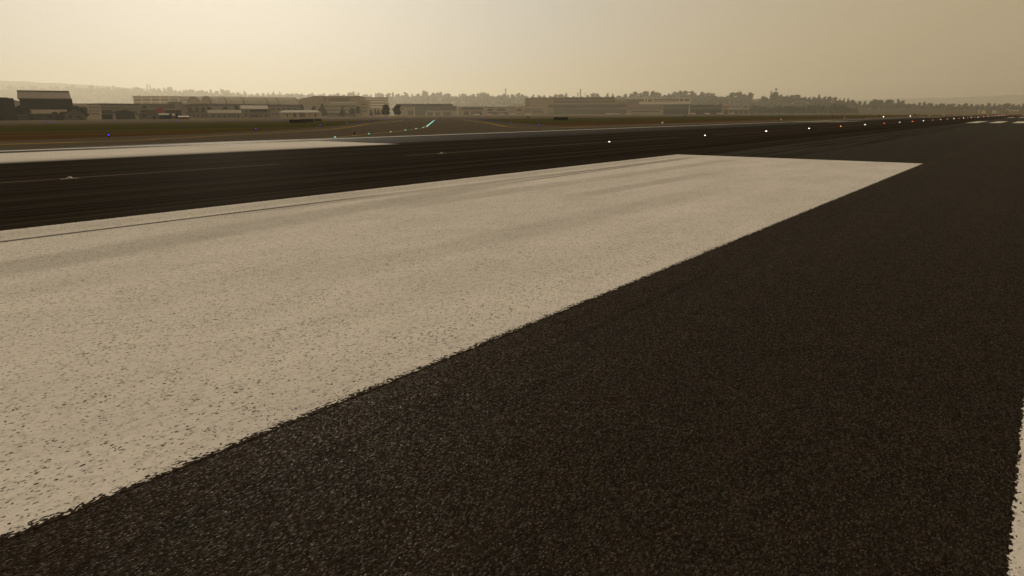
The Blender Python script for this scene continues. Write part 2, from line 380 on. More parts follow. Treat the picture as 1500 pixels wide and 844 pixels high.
# ------------------------------------------------------------------ haze
def build_haze():
    mb = MB().box((-14500,-1400,-1.0), (2200, 14000, 560))
    m, nt, b = nmat('haze'); nt.nodes.remove(b)
    v = N(nt, 'ShaderNodeVolumePrincipled'); v.inputs['Color'].default_value = (.965,.93,.82,1)
    v.inputs['Density'].default_value = HAZE; v.inputs['Anisotropy'].default_value = .5
    L(nt, v.outputs[0], nt.nodes['Material Output'].inputs['Volume'])
    o = mb.build('haze', m); tag(o, kind='stuff')
HAZE = .00013
build_haze()

# ------------------------------------------------------------------ lamps set in and beside the pavement
M['lw'] = glow('white_lens', (1,.96,.88), 8); M['lr'] = glow('red_lens', (1,.13,.05), 5); M['lo'] = glow('orange_lens', (1,.30,.05), 9)
M['ly'] = glow('amber_lens', (1,.62,.08), 3.2); M['lb'] = glow('blue_lens', (.035,.03,1), 1.8); M['lg'] = glow('green_lens', (.16,.95,.85), 1.5)
M['lp'] = glow('dim_white_lens', (1,.72,.55), .5); M['off'] = surf('unlit_lens', (.34,.30,.25), .4, .4, .1); M['lgd'] = glow('dim_green_lens', (.12,.55,.48), .5)
def inset(name, lens, size=1.0):
    r = empty(name, (0,0,0))
    MB().lathe([(.17*size,0),(.165*size,.02),(.13*size,.035),(.0,.036)], 14).build('housing', M['metal'], r)
    MB().lathe([(.10*size,.034),(.10*size,.075*size),(.075*size,.105*size),(.02,.115*size)], 12).build('lens', lens, r)
    return r
protos = {}
def place_inset(name, key, loc, label, cat, group=None, size=1.0):
    size *= .52
    k = (name, key, size)
    if k in protos: o = copy_tree(protos[k])
    else: o = protos[k] = inset(name, M[key], size)
    o.location = loc; tag(o, label, cat, group); return o
XC = -22.75
cpx = [894,1035,1125,1187.5,1234,1269.5,1297.3,1320,1338.6,1354.7,1368,1379.5,1389.6,1399]
ys = [on_x(p, XC) for p in cpx]
while ys[-1] < 590: ys.append(ys[-1] + 14.9)
for i, y in enumerate(ys):
    key = 'lo' if i == 4 else ('lr' if i >= 4 and i % 2 == 0 or i > 33 else 'lw')
    if i == 0: lab = 'white runway centreline light, the nearest lit one, left of the long white block tip'
    elif i == 1: lab = 'second nearest lit white centreline light beyond the big white block'
    elif i == 2: lab = 'third nearest lit white centreline light on the black rubbered strip'
    elif i == 3: lab = 'white centreline light just before the first orange one'
    elif i == 4: lab = 'orange centreline light, the only orange one in the row'
    elif i == 5: lab = 'white centreline light between the orange light and the first red one'
    elif key == 'lr': lab = 'red runway centreline light in the alternating row towards the runway end'
    else: lab = 'white runway centreline light alternating with red ones towards the runway end'
    place_inset('centreline_light', key, (XC, y, .010), lab, 'runway light', 'runway centreline lights', 1.0 if i < 2 else 1.3 if i < 8 else 1.6)
for px, lab in ((85,'unlit pale inset light on the runway centreline at the far left of the frame'),(645,'unlit pale inset light on the centreline right of the far white block tip')):
    y = on_x(px, -22.9); place_inset('centreline_light', 'off', (-22.9, y, .014), lab, 'runway light', 'unlit centreline lights')
    sheet('centreline_scuff', [(-23.15,y-.35),(-22.72,y-.3),(-22.68,y+.35),(-23.1,y+.3)], .0172, paint_mat('scuff_paint', (.36,.31,.25), (-23.1,-22.74,y-.3,y+.3), .6, None, .2))
for i in range(16):
    place_inset('runway_end_light', 'lr', (-44+i*3.0, 600, .010), 'red runway end light in the row across the far end of the runway', 'runway light', 'red lights across the runway end', 1.6)
for i, px in enumerate([971,1145,1238,1295,1334,1362,1383,1400,1413.5,1424.5,1433,1440]):
    y = on_x(px, -54.5)
    key = 'lp' if i < 3 else 'lw' if i < 5 else 'ly'
    lab = {0:'dim pinkish runway edge light in front of the red-brown grass, nearest of its row', 1:'dim edge light at the grass edge, second nearest of its row', 2:'dim edge light at the grass edge, third nearest of its row', 3:'whitish runway edge light, the first bright one beyond the dim ones', 4:'whitish runway edge light just before the amber ones'}.get(i, 'amber runway edge light in the row along the far grass edge')
    k = ('edge', key)
    if k in protos: o = copy_tree(protos[k])
    else:
        o = protos[k] = empty('runway_edge_light', (0,0,0))
        MB().lathe([(.14,0),(.13,.03),(.05,.05),(.04,.22),(.0,.22)], 10).build('stem', M['brick'], o)
        MB().lathe([(.09,.22),(.12,.27),(.12,.36),(.07,.42),(0,.43)], 10).build('lens', M[key], o)
    o.location = (-54.5, y, .006); tag(o, lab, 'runway light', 'runway edge lights')
greens = [(491,202),(540.5,197),(572.5,194),(594,191.3),(609.5,189.2),(620,187.4),(626,186)]
for i, (px, py) in enumerate(greens):
    p = gnd(px, py)
    lab = ['green taxiway light touching the white runway edge line, leftmost of the green row', 'second green light from the left on the curving orange line', 'third green light from the left on the curving orange line', 'fourth green light from the left on the curving orange line', 'fifth green light from the left where the curve tightens', 'sixth green light from the left where the curve tightens', 'seventh green light, at the bend where the lights start to run together'][i]
    place_inset('taxiway_centreline_light', 'lg', (p.x, p.y, .0145), lab, 'taxiway light', 'green taxiway centreline lights', 1.3 if i < 3 else 1.5)
A = Vector((-79.0,75.4)); B = Vector((-153.9,150))
for i in range(19):
    q = A.lerp(B, i/18)
    place_inset('taxiway_centreline_light', 'lg', (q.x, q.y, .0145), 'green taxiway light in the tight straight string leading away from the bend', 'taxiway light', 'green taxiway centreline lights', 1.6)
for px in (601,613,623.5,631):
    p = gnd(px, 176.6)
    place_inset('taxiway_centreline_light', 'lgd', (p.x, p.y, .0145), 'dim green light in the short flat row left of the green string top', 'taxiway light', 'dim green taxiway lights', 1.6)

def blue_light():
    o = empty('taxiway_edge_light', (0,0,0))
    MB().lathe([(.09,0),(.09,.03),(.06,.045),(.0,.045)], 10).build('base', M['grey'], o)
    MB().tube((0,0,.045),(0,0,.30),.035,.03).build('stem', M['darker'], o)
    MB().lathe([(.03,.29),(.045,.31),(.047,.36),(.03,.39),(0,.40)], 10).build('lens', M['lb'], o)
    return o
bl = None
blues = [(160,204,'nearest blue taxiway light on a dark stem at the left grass edge'),(375,193.3,'blue taxiway light at the grass edge left of the black signs'),(469,187.2,'blue taxiway light just below the black signs'),
 (509,183.7,'blue taxiway light right of and below the small black sign'),(525.5,182,'blue taxiway light on the left curve, second right of the black signs'),(541,180.5,'blue taxiway light on the left curve beside the small red marker'),
 (553,178.6,None),(563,177.2,None),(569,176.5,None),(594,174.9,None),
 (691,176,None),(703,176.6,None),(711,178,'blue taxiway light on the right curve, fourth from the right'),(720,179.3,'blue taxiway light on the right curve, second from the green light string side'),(731.5,181,'blue taxiway light on the right curve, third from the right'),(749,182.6,'blue taxiway light on the right curve, second from the right'),(789,186.5,'nearest blue taxiway light at the right curve, below the far black sign')]
blues[13] = (720,179.3,'faint blue taxiway light on the right curve just left of the third from the right')
row = [(65,178.4),(165,177.9),(245,176.4+1.2),(324,177.2),(400,176.4),(485,177),(532,176.2),(617,175.4),(658,175),(747,173.9),(849,173.3),(895,172.6),(73,180.2),(257,179),(337,178.4),(417,177.6),(644,173.8),(876,173),(661,174)]
for px, py, lab in blues + [(a, b, 'row') for a, b in row]:
    p = gnd(px, py)
    if lab == 'row':
        p.x = -186.5 if py > 176.8+.004*0 and px < 500 and (px, py) in row[12:] else -234.5
        p.y = on_x(px, p.x)
    o = blue_light() if bl is None else copy_tree(bl)
    bl = bl or o
    o.location = (p.x, p.y, .004)
    if lab is None: lab = 'tiny far blue taxiway light where the exit taxiway meets the parallel one'; g = 'far blue lights at the taxiway junction'
    elif lab == 'row': lab = 'tiny blue light along the distant parallel taxiway before the buildings'; g = 'blue lights along the parallel taxiway'
    else: g = 'blue lights round the exit curves'
    if g != 'blue lights round the exit curves': o.scale = (1.2,1.2,1.5)
    elif p.length > 110: o.scale = (1.35,1.35,1.2)
    tag(o, lab, 'taxiway light', g)
# post marker
p = gnd(519, 199); o = empty('marker_post', (p.x, p.y, .006)); tag(o, 'short orange and black marker post on a white foot beside the green lights', 'marker post')
MB().lathe([(.14,0),(.14,.03),(.0,.03)], 10).build('base', M['white'], o)
MB().tube((0,0,.03),(0,0,.36),.055).build('post', M['darker'], o); MB().tube((0,0,.36),(0,0,.50),.07,.06).build('cap', M['orange'], o)
p = gnd(544, 179); o = empty('marker_post', (p.x, p.y, .004)); tag(o, 'tiny red marker on the grass tip beside the blue lights', 'marker post')
MB().tube((0,0,0),(0,0,.35),.05).build('post', M['darker'], o); MB().box((-.2,-.03,.3),(.2,.03,.6)).build('board', M['red'], o)

# ------------------------------------------------------------------ signs
def face_rot(a, b): return math.atan2(b.y-a.y, b.x-a.x)
def sign(name, label, pl_, pr_, pyb, pyt, mat, legs=3, panels=1, group=None, cat='sign', dep=.22):
    a = gnd(pl_, pyb); D0 = (a - Vector((0,0,H))).dot(Vector((X_.z, Y_.z, U_.z)))
    r0 = ray(pl_, pyb); D0 = H/(-r0.z); b = at(pr_, D0); a = at(pl_, D0)
    w = (b-a).length; h = (pyb-pyt)/F*D0
    o = empty(name, (a.x, a.y, .002), face_rot(a, b)); tag(o, label, cat, group)
    z0 = .16*h
    pw = w/panels
    for i in range(panels): MB().box((i*pw+.01*i, -dep/2, z0), ((i+1)*pw-.01, dep/2, h)).build('panel', mat, o)
    MB().box((-.02,-dep/2-.03,h),(w+.02,dep/2+.03,h+.03)).build('cap', M['black'], o)
    for i in range(legs):
        x = w*(i+.5)/legs; MB().box((x-.05,-.04,0),(x+.05,.04,z0-.003)).build('leg', M['black'], o)
    return o
sign('guidance_sign', 'long low black sign in the left grass, the left part of the black pair', 423, 447.5, 181.0, 175.8, M['black'], 4, 3, 'black guidance signs')
sign('guidance_sign', 'black sign overlapping the right end of the longest black sign', 441, 459, 180.1, 174.9, M['black'], 3, 2, 'black guidance signs')
sign('guidance_sign', 'small black sign just right of the long black pair', 460.4, 470.3, 177.9, 174.5, M['black'], 2, 1, 'black guidance signs')
sign('guidance_sign', 'lone black rectangular sign on the right grass in front of the big hangar', 811, 832, 177.0, 172.2, M['black'], 3, 2, 'black guidance signs')
for (px, w, pyb, pyt, mk, lab) in ((774, 4, 172.6, 170.9, 'black', 'tiny black sign on the grass left of the lone black sign'), (1003.5, 2, 171.6, 169.6, 'darker', 'tiny dark sign on the grass edge below the low hangars'),
        (1061, 2.2, 171.8, 169.6, 'brick', 'tiny brown sign on the grass below the right end of the low hangars'), (1105, 2.6, 169.0, 167.3, 'orange', 'tiny orange sign at the far pavement edge left of the tree row'),
        (1195, 3.5, 170.0, 168.5, 'brick', 'tiny red-brown sign beneath the tree row, left of the post-like one'), (1220, 1.6, 170.8, 168.8, 'darker', 'tiny post-like dark sign beneath the right part of the tree row'),
        (1234, 3, 168.4, 167.2, 'red', 'tiny red sign far off below the end of the tree row'), (1267.5, 2.4, 169.8, 168.3, 'brick', 'tiny brown sign at the edge of the brown field'), (1274.5, 3, 168.3, 167.1, 'red', 'tiny red sign in front of the brown field'),
        (1288, 1.8, 169.8, 168.2, 'darker', 'tiny dark sign right of the two at the brown field'), (1340.5, 2.8, 168.8, 167.2, 'darker', 'tiny dark sign above the last whitish edge light')):
    sign('guidance_sign', lab, px-w/2, px+w/2, pyb, pyt, M[mk], 2, 1, 'small distant signs')

# ------------------------------------------------------------------ buildings
RD = [(-300,7500),(150,7300),(300,6200),(500,5200),(700,4100),(900,3300),(1150,2600),(1300,2300),(1500,2300),(1800,2300)]
sky_pts = [(-300,127),(-60,129),(0,131),(40,130.5),(100,131),(150,129.5),(180,129.5),(210,132.5),(260,134),(300,137),(330,136),(360,139),(400,138),(460,139.5),(520,139.5),(545,143),(600,141),(623,140),(660,142),(700,142),(740,141),(760,143.5),(800,143),(850,142),(900,142),(965,141),(1015,139),(1040,141),(1080,143),(1116,145.5),(1140,141),(1175,143.5),(1200,144.5),(1235,149),(1260,153),(1320,152),(1350,155),(1400,156),(1500,156.5),(1600,157),(1800,158)]
def lerp_tab(tab, x):
    if x <= tab[0][0]: return tab[0][1]
    for (a, u), (b_, v) in zip(tab, tab[1:]):
        if x <= b_: return u+(v-u)*(x-a)/(b_-a)
    return tab[-1][1]
def ridgeD(px): return lerp_tab(RD, px)
def ridgez(px): return max(2, hz(px, lerp_tab(sky_pts, px)+3.5, ridgeD(px)))
fr = [(.66,-.02),(.72,.10),(.80,.34),(.88,.66),(.95,.92),(1.0,1.0),(1.08,.93),(1.25,.5),(1.4,-.03)]
def hillz(px, k):
    z = ridgez(px)
    for (a, u), (b_, v) in zip(fr, fr[1:]):
        if k <= b_: return z*(u+(v-u)*(k-a)/(b_-a))
    return 0
def hillD(px, py):
    """depth at which the sight line (px, py) meets the hillside"""
    for i in range(60):
        k = .70+.005*i; D = ridgeD(px)*k
        if hillz(px, k) >= hz(px, py, D): return D
    return ridgeD(px)*1.01
class Bld:
    def __init__(s, name, label, cat, pl_, pr_, Dl, Dr=None, group=None):
        if Dr is None:                 # facade square to the line of sight
            rc = ray((pl_+pr_)/2, hor((pl_+pr_)/2)); q = rc.x**2+rc.y**2; D = Dl
            def dd(p): e = ray(p, hor(p)); return D*q/(rc.x*e.x+rc.y*e.y)
            Dl, Dr = dd(pl_), dd(pr_)
        s.a = at(pl_, Dl); s.b = at(pr_, Dr); s.L = (s.b-s.a).length; s.rz = face_rot(s.a, s.b)
        s.u = (s.b-s.a).normalized(); s.n = Vector((-s.u.y, s.u.x, 0))      # n points away from the viewer
        s.o = empty(name, (s.a.x, s.a.y, 0), s.rz); tag(s.o, label, cat, group)
    def S(s, px, py, off=0.0):          # sight line meets the facade plane (moved back by off)
        r = ray(px, py); t = ((s.a.x + s.n.x*off)*s.n.x + (s.a.y + s.n.y*off)*s.n.y) / (r.x*s.n.x + r.y*s.n.y)
        q = Vector((r.x*t - s.a.x, r.y*t - s.a.y, 0)); return q.dot(s.u), H + r.z*t
    def box(s, name, p0, p1, yt, yb, mat, d0=0.0, d1=12.0, parent=None):
        """p0,p1 sight columns at mid height; yb None = down to the ground"""
        ym = yt if yb is None else (yt+yb)/2
        s0, _ = s.S(p0, ym, d0); s1, _ = s.S(p1, ym, d0); _, zt = s.S((p0+p1)/2, yt, d0)
        zb = -.6 if yb is None else s.S((p0+p1)/2, yb, d0)[1]
        return MB().box((s0, d0, zb), (s1, d1, zt)).build(name, mat, parent or s.o)
    def roof(s, name, p0, p1, ye, yr, mat, depth, over=.4, parent=None, flat_back=False):
        s0, _ = s.S(p0, ye); s1, _ = s.S(p1, ye); _, ze = s.S((p0+p1)/2, ye); _, zr = s.S((p0+p1)/2, yr, depth/2)
        prof = [(-over, ze), (depth/2, zr), (depth+over, zr if flat_back else ze), (depth+over, ze-.25), (-over, ze-.25)]
        return MB().prism_s(prof, s0-over, s1+over).build(name, mat, parent or s.o)
    def gable(s, p0, p1, ye, pa, ya, mat_w, mat_r, depth, d0=0.0, name='wall'):
        s0, _ = s.S(p0, ye, d0); s1, _ = s.S(p1, ye, d0); _, ze = s.S((p0+p1)/2, ye, d0); sa, za = s.S(pa, ya, d0)
        w = MB().prism_d([(s0,-.6),(s1,-.6),(s1,ze),(sa,za),(s0,ze)], d0, d0+depth).build(name, mat_w, s.o)
        t = .03*(s1-s0)+.15
        MB().prism_d([(s0-3*t, ze-1.0*t), (sa, za+.03), (s1+3*t, ze-1.0*t), (s1+3*t, ze), (sa, za+1.3*t), (s0-3*t, ze)], d0-.5, d0+depth+.5).build('roof', mat_r, s.o)
        return w
    def win(s, p0, p1, yt, yb, mat=None, name='window', d=0.0, frame=True):
        s0, zt = s.S(p0, yt, d); s1, zb = s.S(p1, yb, d)
        s0, _ = s.S(p0, (yt+yb)/2, d); s1, _ = s.S(p1, (yt+yb)/2, d)
        w = MB().box((s0, d-.08, zb), (s1, d+.05, zt)).build(name, mat or M['glass'], s.o)
        return w

# --- near left group
b = Bld('hangar', 'dark hangar cut off by the left edge of the frame', 'hangar', -46, 21, 296, group='dark hangars at the left')
b.box('wall', -44, 19.5, 143.6, None, M['dark'], 0, 26); b.box('roof_edge', -44, 12, 142.6, 143.9, M['nmid'], -.4, 27)
b.win(-36, 9.5, 153.5, 176.4, M['darker'], 'door', 0); b.win(-38, 10, 152.2, 153.3, M['dark'], 'lintel', 0)
b = Bld('shed', 'black lean-to shed between the cut-off hangar and the tall dark hangar', 'shed', 18, 34, 315)
s0, z0 = b.S(17, 158.3); s1, z1 = b.S(31, 153.4)
MB().prism_d([(s0,-.5),(s1,-.5),(s1,z1-.3),(s0,z0-.3)], 0, 10).build('wall', M['darker'], b.o)
MB().prism_d([(s0-.6,z0-.55),(s1,z1-.3),(s1,z1),(s0-.6,z0-.25)], -.3, 10.3).build('roof', M['dark'], b.o)
b.win(20, 22, 162, 163.8, M['black']); b.win(24.6, 26.8, 162, 163.8, M['black'])
b = Bld('house', 'low building with a bright orange roof behind the black lean-to', 'house', 14, 32, 345)
b.box('wall', 14, 30, 158, None, M['brick'], 0, 9); b.roof('roof', 14.5, 30, 157.5, 154.6, M['orange'], 9)
b = Bld('hangar', 'tallest dark hangar with brown sloped roof and five door panels', 'hangar', 33.2, 109.5, 334, group='dark hangars at the left')
b.box('wall', 27.8, 105.2, 144.3, None, M['dark'], 0, 30); 
s0, _ = b.S(26.2, 144); s1, _ = b.S(103.4, 144); _, ze = b.S(60, 144.1); _, zr = b.S(60, 133.6, 15)
MB().prism_s([(-.7,ze-.35),(-.7,ze),(15,zr),(30.7,ze),(30.7,ze-.35)], s0-.2, s1+.2).build('roof', M['brownroof'], b.o)
MB().prism_s([(14.2,zr-.05),(15,zr+.3),(15.8,zr-.05)], s0-.3, s1+.3).build('ridge_cap', M['darker'], b.o)
cols = [29.5, 44.2, 59, 73.6, 88.2, 104.2]
for i in range(5): b.win(cols[i]+.5, cols[i+1]-.35, 145.6, 159.8, M['doorp'], 'door_panel', 0)
b.win(29.4, 105.2, 160.0, 161.0, M['black'], 'door_track', 0)
b = Bld('annex', 'long low annex with a pale sloping roof in front of the tallest dark hangar', 'outbuilding', 46, 101, 322)
b.box('wall', 47, 97, 166.4, None, M['nmid'], 0, 9); b.roof('roof', 46.3, 98, 166.2, 160.6, M['nroof'], 18, .5)
for p in (52, 60, 67): b.win(p, p+3, 168.6, 171.5)
b.win(70.5, 74.8, 169.6, 173.6, M['black'], 'door')
b = Bld('outbuilding', 'dark flat block under the left end of the tallest dark hangar', 'outbuilding', 30, 47, 318)
b.box('wall', 32, 46, 163.3, None, M['dark'], 0, 8); b.box('parapet', 31.5, 45.2, 162.4, 163.3, M['darker'], -.2, 8.2)
b = Bld('outbuilding', 'low grey flat-roofed hut furthest left in front of the dark hangars', 'outbuilding', 24, 44, 305)
b.box('wall', 24.5, 42, 168.6, None, M['nmid'], 0, 7); b.box('roof', 24, 42.5, 167.9, 168.5, M['ngrey'], -.2, 7.2); b.win(30, 33, 170.5, 173, M['glass'])
b = Bld('garage', 'small hump-roofed garage with a dark opening between annex and gabled house', 'garage', 75, 88, 308)
s0, _ = b.S(75, 170); s1, _ = b.S(87, 170); _, zt = b.S(80, 163.9); _, ze = b.S(80, 168)
sm_ = (s0+s1)/2; prof = [(s0,-.5),(s1,-.5)] + [(sm_+(s1-s0)/2*math.cos(t), ze+(zt-ze)*math.sin(t)) for t in [math.pi*i/10 for i in range(11)]]
MB().prism_d(prof, 0, 8).build('shell', M['nmid'], b.o); b.win(81, 85.5, 168, 175.5, M['darker'], 'opening')
b = Bld('outbuilding', 'small square grey block left of the gabled house', 'outbuilding', 87, 97, 312)
b.box('wall', 87.2, 95.6, 164.4, None, M['nmid'], 0, 6); b.box('roof', 86.9, 95.9, 163.6, 164.4, M['ngrey'], -.2, 6.2)
b = Bld('house', 'grey gabled house with three small windows in front of the dark tree', 'house', 93, 127, 310)
b.gable(92, 125.5, 168.8, 108.5, 159.4, M['ngrey'], M['nmid'], 12)
for p in (91.2, 100.8, 112.3): b.win(p, p+4, 170.4, 172.7, M['darker'])
b.win(118.5, 120.4, 171, 175.5, M['darker'], 'door')

# --- middle left huts
b = Bld('hut', 'small hut with a pale upper half and dark doorway left of the dark barn', 'shed', 148, 165.5, 372)
b.box('wall', 149, 164.5, 162.3, None, M['ngrey'], 0, 8); b.win(149, 164.8, 168.2, 175.2, M['darker'], 'door'); b.win(150.5, 152.6, 164, 166)
b.box('roof', 148.4, 165, 161.6, 162.3, M['nmid'], -.3, 8.3)
b = Bld('barn', 'dark barn with a shallow gabled roof, the wider of two gabled sheds', 'barn', 169, 199, 368)
b.gable(168.5, 197, 165.2, 183.6, 162.0, M['dark'], M['nmid'], 14); b.win(173, 177, 166, 168.2, M['darker']); b.win(190.5, 195, 166, 168.4, M['darker']); b.win(179, 188, 168.6, 175.3, M['darker'], 'door')
b = Bld('house', 'grey gabled house with one window and a black door beside the red block', 'house', 203, 235, 366)
b.gable(203, 232.5, 167.6, 225, 161.6, M['ngrey'], M['brownroof'], 12); b.win(208.8, 214.2, 168.2, 171.3, M['darker']); b.win(224.3, 227.8, 169.8, 175, M['black'], 'door')
b = Bld('red_building', 'dark red square block rising behind the grey gabled house', 'building', 227, 241, 395)
b.box('wall', 227.4, 239.8, 159.2, None, M['red'], 0, 10); b.box('parapet', 227, 240.2, 158.5, 159.2, M['brick'], -.2, 10.2)
b = Bld('carport', 'low open carport with a thin pale roof right of the red block', 'carport', 233, 252, 366)
b.roof('roof', 232.5, 247, 168.2, 166.0, M['nroof'], 9, .3); b.box('under_roof_shade', 233, 250.5, 168.5, None, M['black'], 3, 8.5)  # black block stands in for the shade under the open roof
for p in (233.5, 242, 249.5): b.box('post', p, p+.6, 168.4, None, M['dark'], .2, .5)
b = Bld('low_building', 'flat building with a pale roof edge left of the red block', 'building', 206, 228, 420)
b.box('wall', 207, 227, 160.8, None, M['nmid'], 0, 12); b.box('roof', 206, 228, 159.0, 160.7, M['nroof'], -.4, 12.4)
for p in (210, 214, 218): b.win(p, p+2, 162, 164)
b = Bld('low_building', 'flat building with a pale roof edge right of the red block', 'building', 240, 266, 420)
b.box('wall', 241, 265, 161.4, None, M['nmid'], 0, 12); b.box('roof', 240.4, 265.4, 159.6, 161.3, M['nroof'], -.4, 12.4)
for p in (245, 249.5, 254, 258.5): b.win(p, p+2.2, 163, 165.6)
p = at(254.5, 372); o = empty('dish_antenna', (p.x, p.y, 0), b.rz); tag(o, 'small tilted white dish between the carport and the red-sided shed', 'dish antenna')
MB().tube((0,0,0),(0,0,2.2),.15).build('mast', M['dark'], o)
d = MB().lathe([(.05,0),(.55,.1),(.95,.36),(.97,.40),(.55,.16),(.02,.06)], 14).build('dish', M['pale'], o); d.location = (0,-.1,2.4); d.rotation_euler = (R(60), R(-25), 0)
b = Bld('tank', 'round dark tank beside the white dish', 'tank', 256.5, 263, 374)
o = MB().lathe([(1.2,-.2),(1.25,2.2),(.9,2.9),(0,3.0)], 16).build('shell', M['darker'], b.o); o.location = (1.3,1.3,0)
b = Bld('shed', 'low shed with a red side and pale roof, rightmost of the dark huts', 'shed', 262, 279, 370)
b.roof('roof', 261.5, 276.5, 170.9, 169.8, M['pale'], 7, .3); b.box('wall', 261.8, 277, 171.1, 172.9, M['red'], 0, 6.5); b.box('base', 262, 277.4, 172.9, None, M['black'], .05, 6.4)

# --- long terminal
b = Bld('terminal_building', 'very long low dark terminal stretching below the arched hangars', 'terminal building', 131, 441, 520, 690)
b.box('wall', 147, 298, 154.8, None, M['grey'], 0, 22)
b.box('roof_band', 146.8, 298, 152.2, 154.7, M['band'], -.5, 22.5)
b.box('end_wall', 130, 146.9, 154.6, None, M['tan'], -.2, 20); b.box('end_roof', 129.6, 146.6, 153.9, 154.6, M['pale'], -.5, 20)
for yy in (156.5, 161, 165.5):
    for p in range(131, 146, 3): b.win(p, p+1.8, yy, yy+2.4, M['midgrey'], 'window', -.2)
b.box('stair_tower', 255, 266.8, 149.0, None, M['grey'], -1.2, 10); b.win(220, 254.5, 153.2, 158.4, M['band'], 'panel', -.5)
b.box('wing_wall', 298.2, 441, 153.9, None, M['grey'], .3, 24); b.box('wing_band', 298.2, 441, 152.6, 156.0, M['band'], -.2, 24.2)
b.win(147.2, 219, 157.2, 160.2, M['midgrey'], 'window_band', 0)
for p in range(150, 250, 9): b.win(p, p+5, 162.4, 164.6, M['glass'])
for p in range(397, 438, 8): b.win(p, p+5.6, 158.8, 161.3, M['glass'], 'window', .3)
for p in range(398, 410, 6): b.win(p, p+3.6, 166, 168.5, M['glass'], 'window', .3)
b = Bld('distant_shed', 'hazy low roof seen between the tallest dark hangar and the terminal', 'building', 104, 148, 760)
b.box('wall', 104, 146, 153.0, None, M['tan'], 0, 20); b.box('roof', 103.5, 146.5, 151.7, 153.0, M['grey'], -.5, 20.5)
b = Bld('distant_shed', 'hazy grey slope of a roof behind the orange-roofed building', 'building', 8, 34, 620)
b.box('wall', 8, 31, 152, None, M['grey'], 0, 20); s0,z0=b.S(10,143.5); s1,z1=b.S(31,149)
MB().prism_d([(s0,z0),(s1,z1),(s1,z1-4),(s0,z1-4)], 0, 20).build('roof', M['grey'], b.o)

# --- office behind
b = Bld('office_block', 'long cream office block with two rows of grey windows behind the terminal', 'office building', 196, 301, 1050)
b.box('wall', 194.5, 300, 141.6, None, M['cream'], 0, 25); b.box('parapet', 193.6, 300.5, 141.0, 141.6, M['tan'], -.5, 25.5)
e = [195.5, 208, 221.5, 234.5, 248, 261.5, 275, 288, 299.5]
for i in range(8):
    b.win(e[i]+1, e[i+1]-1, 142.9, 144.0, M['tan']); b.win(e[i]+1, e[i+1]-1, 145.2, 148.2, M['tan']); b.win(e[i]+1, e[i+1]-1, 150.2, 152.2, M['tan'])

# --- arched hangars
def arch_hangar(label, pl_, pr_, Dl, Dr, ytop, yspring, width, ribs, base_mat):
    b = Bld('arched_hangar', label, 'hangar', pl_, pr_, Dl, Dr, 'arched hangars')
    zs = b.S(pl_, yspring)[1]; zt = b.S(pl_+4, ytop, width/2)[1]; n = 18
    arc = [(width/2*(1-math.cos(math.pi*i/n)), zs+(zt-zs)*math.sin(math.pi*i/n)**.85) for i in range(n+1)]
    mb = MB()
    vs = [(0, d, z) for d, z in arc] + [(b.L, d, z) for d, z in arc]
    mb.add(vs, [(i, i+1, n+2+i, n+1+i) for i in range(n)], True)
    ins = [(width/2+(d-width/2)*.985, zs+(z-zs)*.98) for d, z in arc]
    mb.add([(0, d, z) for d, z in ins] + [(b.L, d, z) for d, z in ins], [(i, i+1, n+2+i, n+1+i) for i in range(n)], True)
    mb.build('roof', M['archroof'], b.o)
    MB().box((.3,.3,-.5),(b.L-.3,width-.3,zs)).build('wall', base_mat, b.o)
    for x in (.6, b.L-1.0):
        g = MB(); g.prism_s(ins + [(width-.6, zs-.05), (.6, zs-.05)], x, x+.4); g.build('gable_wall', M['tan'], b.o)
    for r_, w_ in ribs:
        s0 = b.L*r_; g = MB()
        out = [(width/2+(d-width/2)*1.004, zs+(z-zs)*1.008) for d, z in arc]
        for i in range(n):
            (d0, z0), (d1, z1) = out[i], out[i+1]; (e0, f0), (e1, f1) = arc[i], arc[i+1]
            g.add([(s0,d0,z0),(s0,d1,z1),(s0+w_,d1,z1),(s0+w_,d0,z0),(s0,e0,f0),(s0,e1,f1),(s0+w_,e1,f1),(s0+w_,e0,f0)], [(0,1,2,3),(4,7,6,5),(0,4,5,1),(3,2,6,7)])
        g.build('roof_rib', M['midgrey'], b.o)
    return b
M['archroof'] = surf('arched_roof_sheet', (.40,.37,.32), .9, .05, .15, .15)
arch_hangar('small arched hangar, left and partly behind the long arched one', 297, 318, 760, 775, 142.2, 153, 30, [(.45,.8)], M['grey'])
b = arch_hangar('long arched hangar with a pale ribbed barrel roof above the terminal', 311, 440, 690, 745, 140.9, 153, 42, [(.0,.8),(.16,1.0),(.35,1.0),(.62,.8),(.75,.8),(.985,.8)], M['grey'])

# --- houses in front of the arched hangars
b = Bld('barracks', 'long low wing with a row of small windows and pale roof on its right half', 'building', 272, 353, 470)
b.box('wall', 272.5, 352, 165.2, None, M['grey'], 0, 10); b.box('left_roof', 272, 304, 164.3, 165.2, M['midgrey'], -.3, 10.3); b.roof('right_roof', 305, 353, 165.6, 161.2, M['paleroof'], 12, .4)
for p in (276.6, 282.6, 288.6, 295.3, 300.8, 311, 319.5, 327.5, 334.5, 338.5, 342.5, 347.6): b.win(p, p+2.6, 168.0, 171.0, M['glass'])
b = Bld('two_storey_house', 'two-storey grey house with a pale roof and dark balcony strip below the arched hangar', 'house', 353, 397, 500)
b.box('wall', 353, 396, 160.2, None, M['grey'], 0, 14); b.roof('roof', 354, 391, 159.4, 154.6, M['paleroof'], 16, .8)
b.win(366, 391, 160.9, 164.2, M['darker'], 'balcony'); b.win(366, 379, 167.9, 171.2, M['glass']); b.win(359.5, 362, 167.6, 170, M['glass']); b.win(359.5, 362, 161.5, 164, M['glass']); b.win(381, 384, 168, 170.5, M['glass']); b.win(388.5, 391, 168, 170.5, M['glass'])
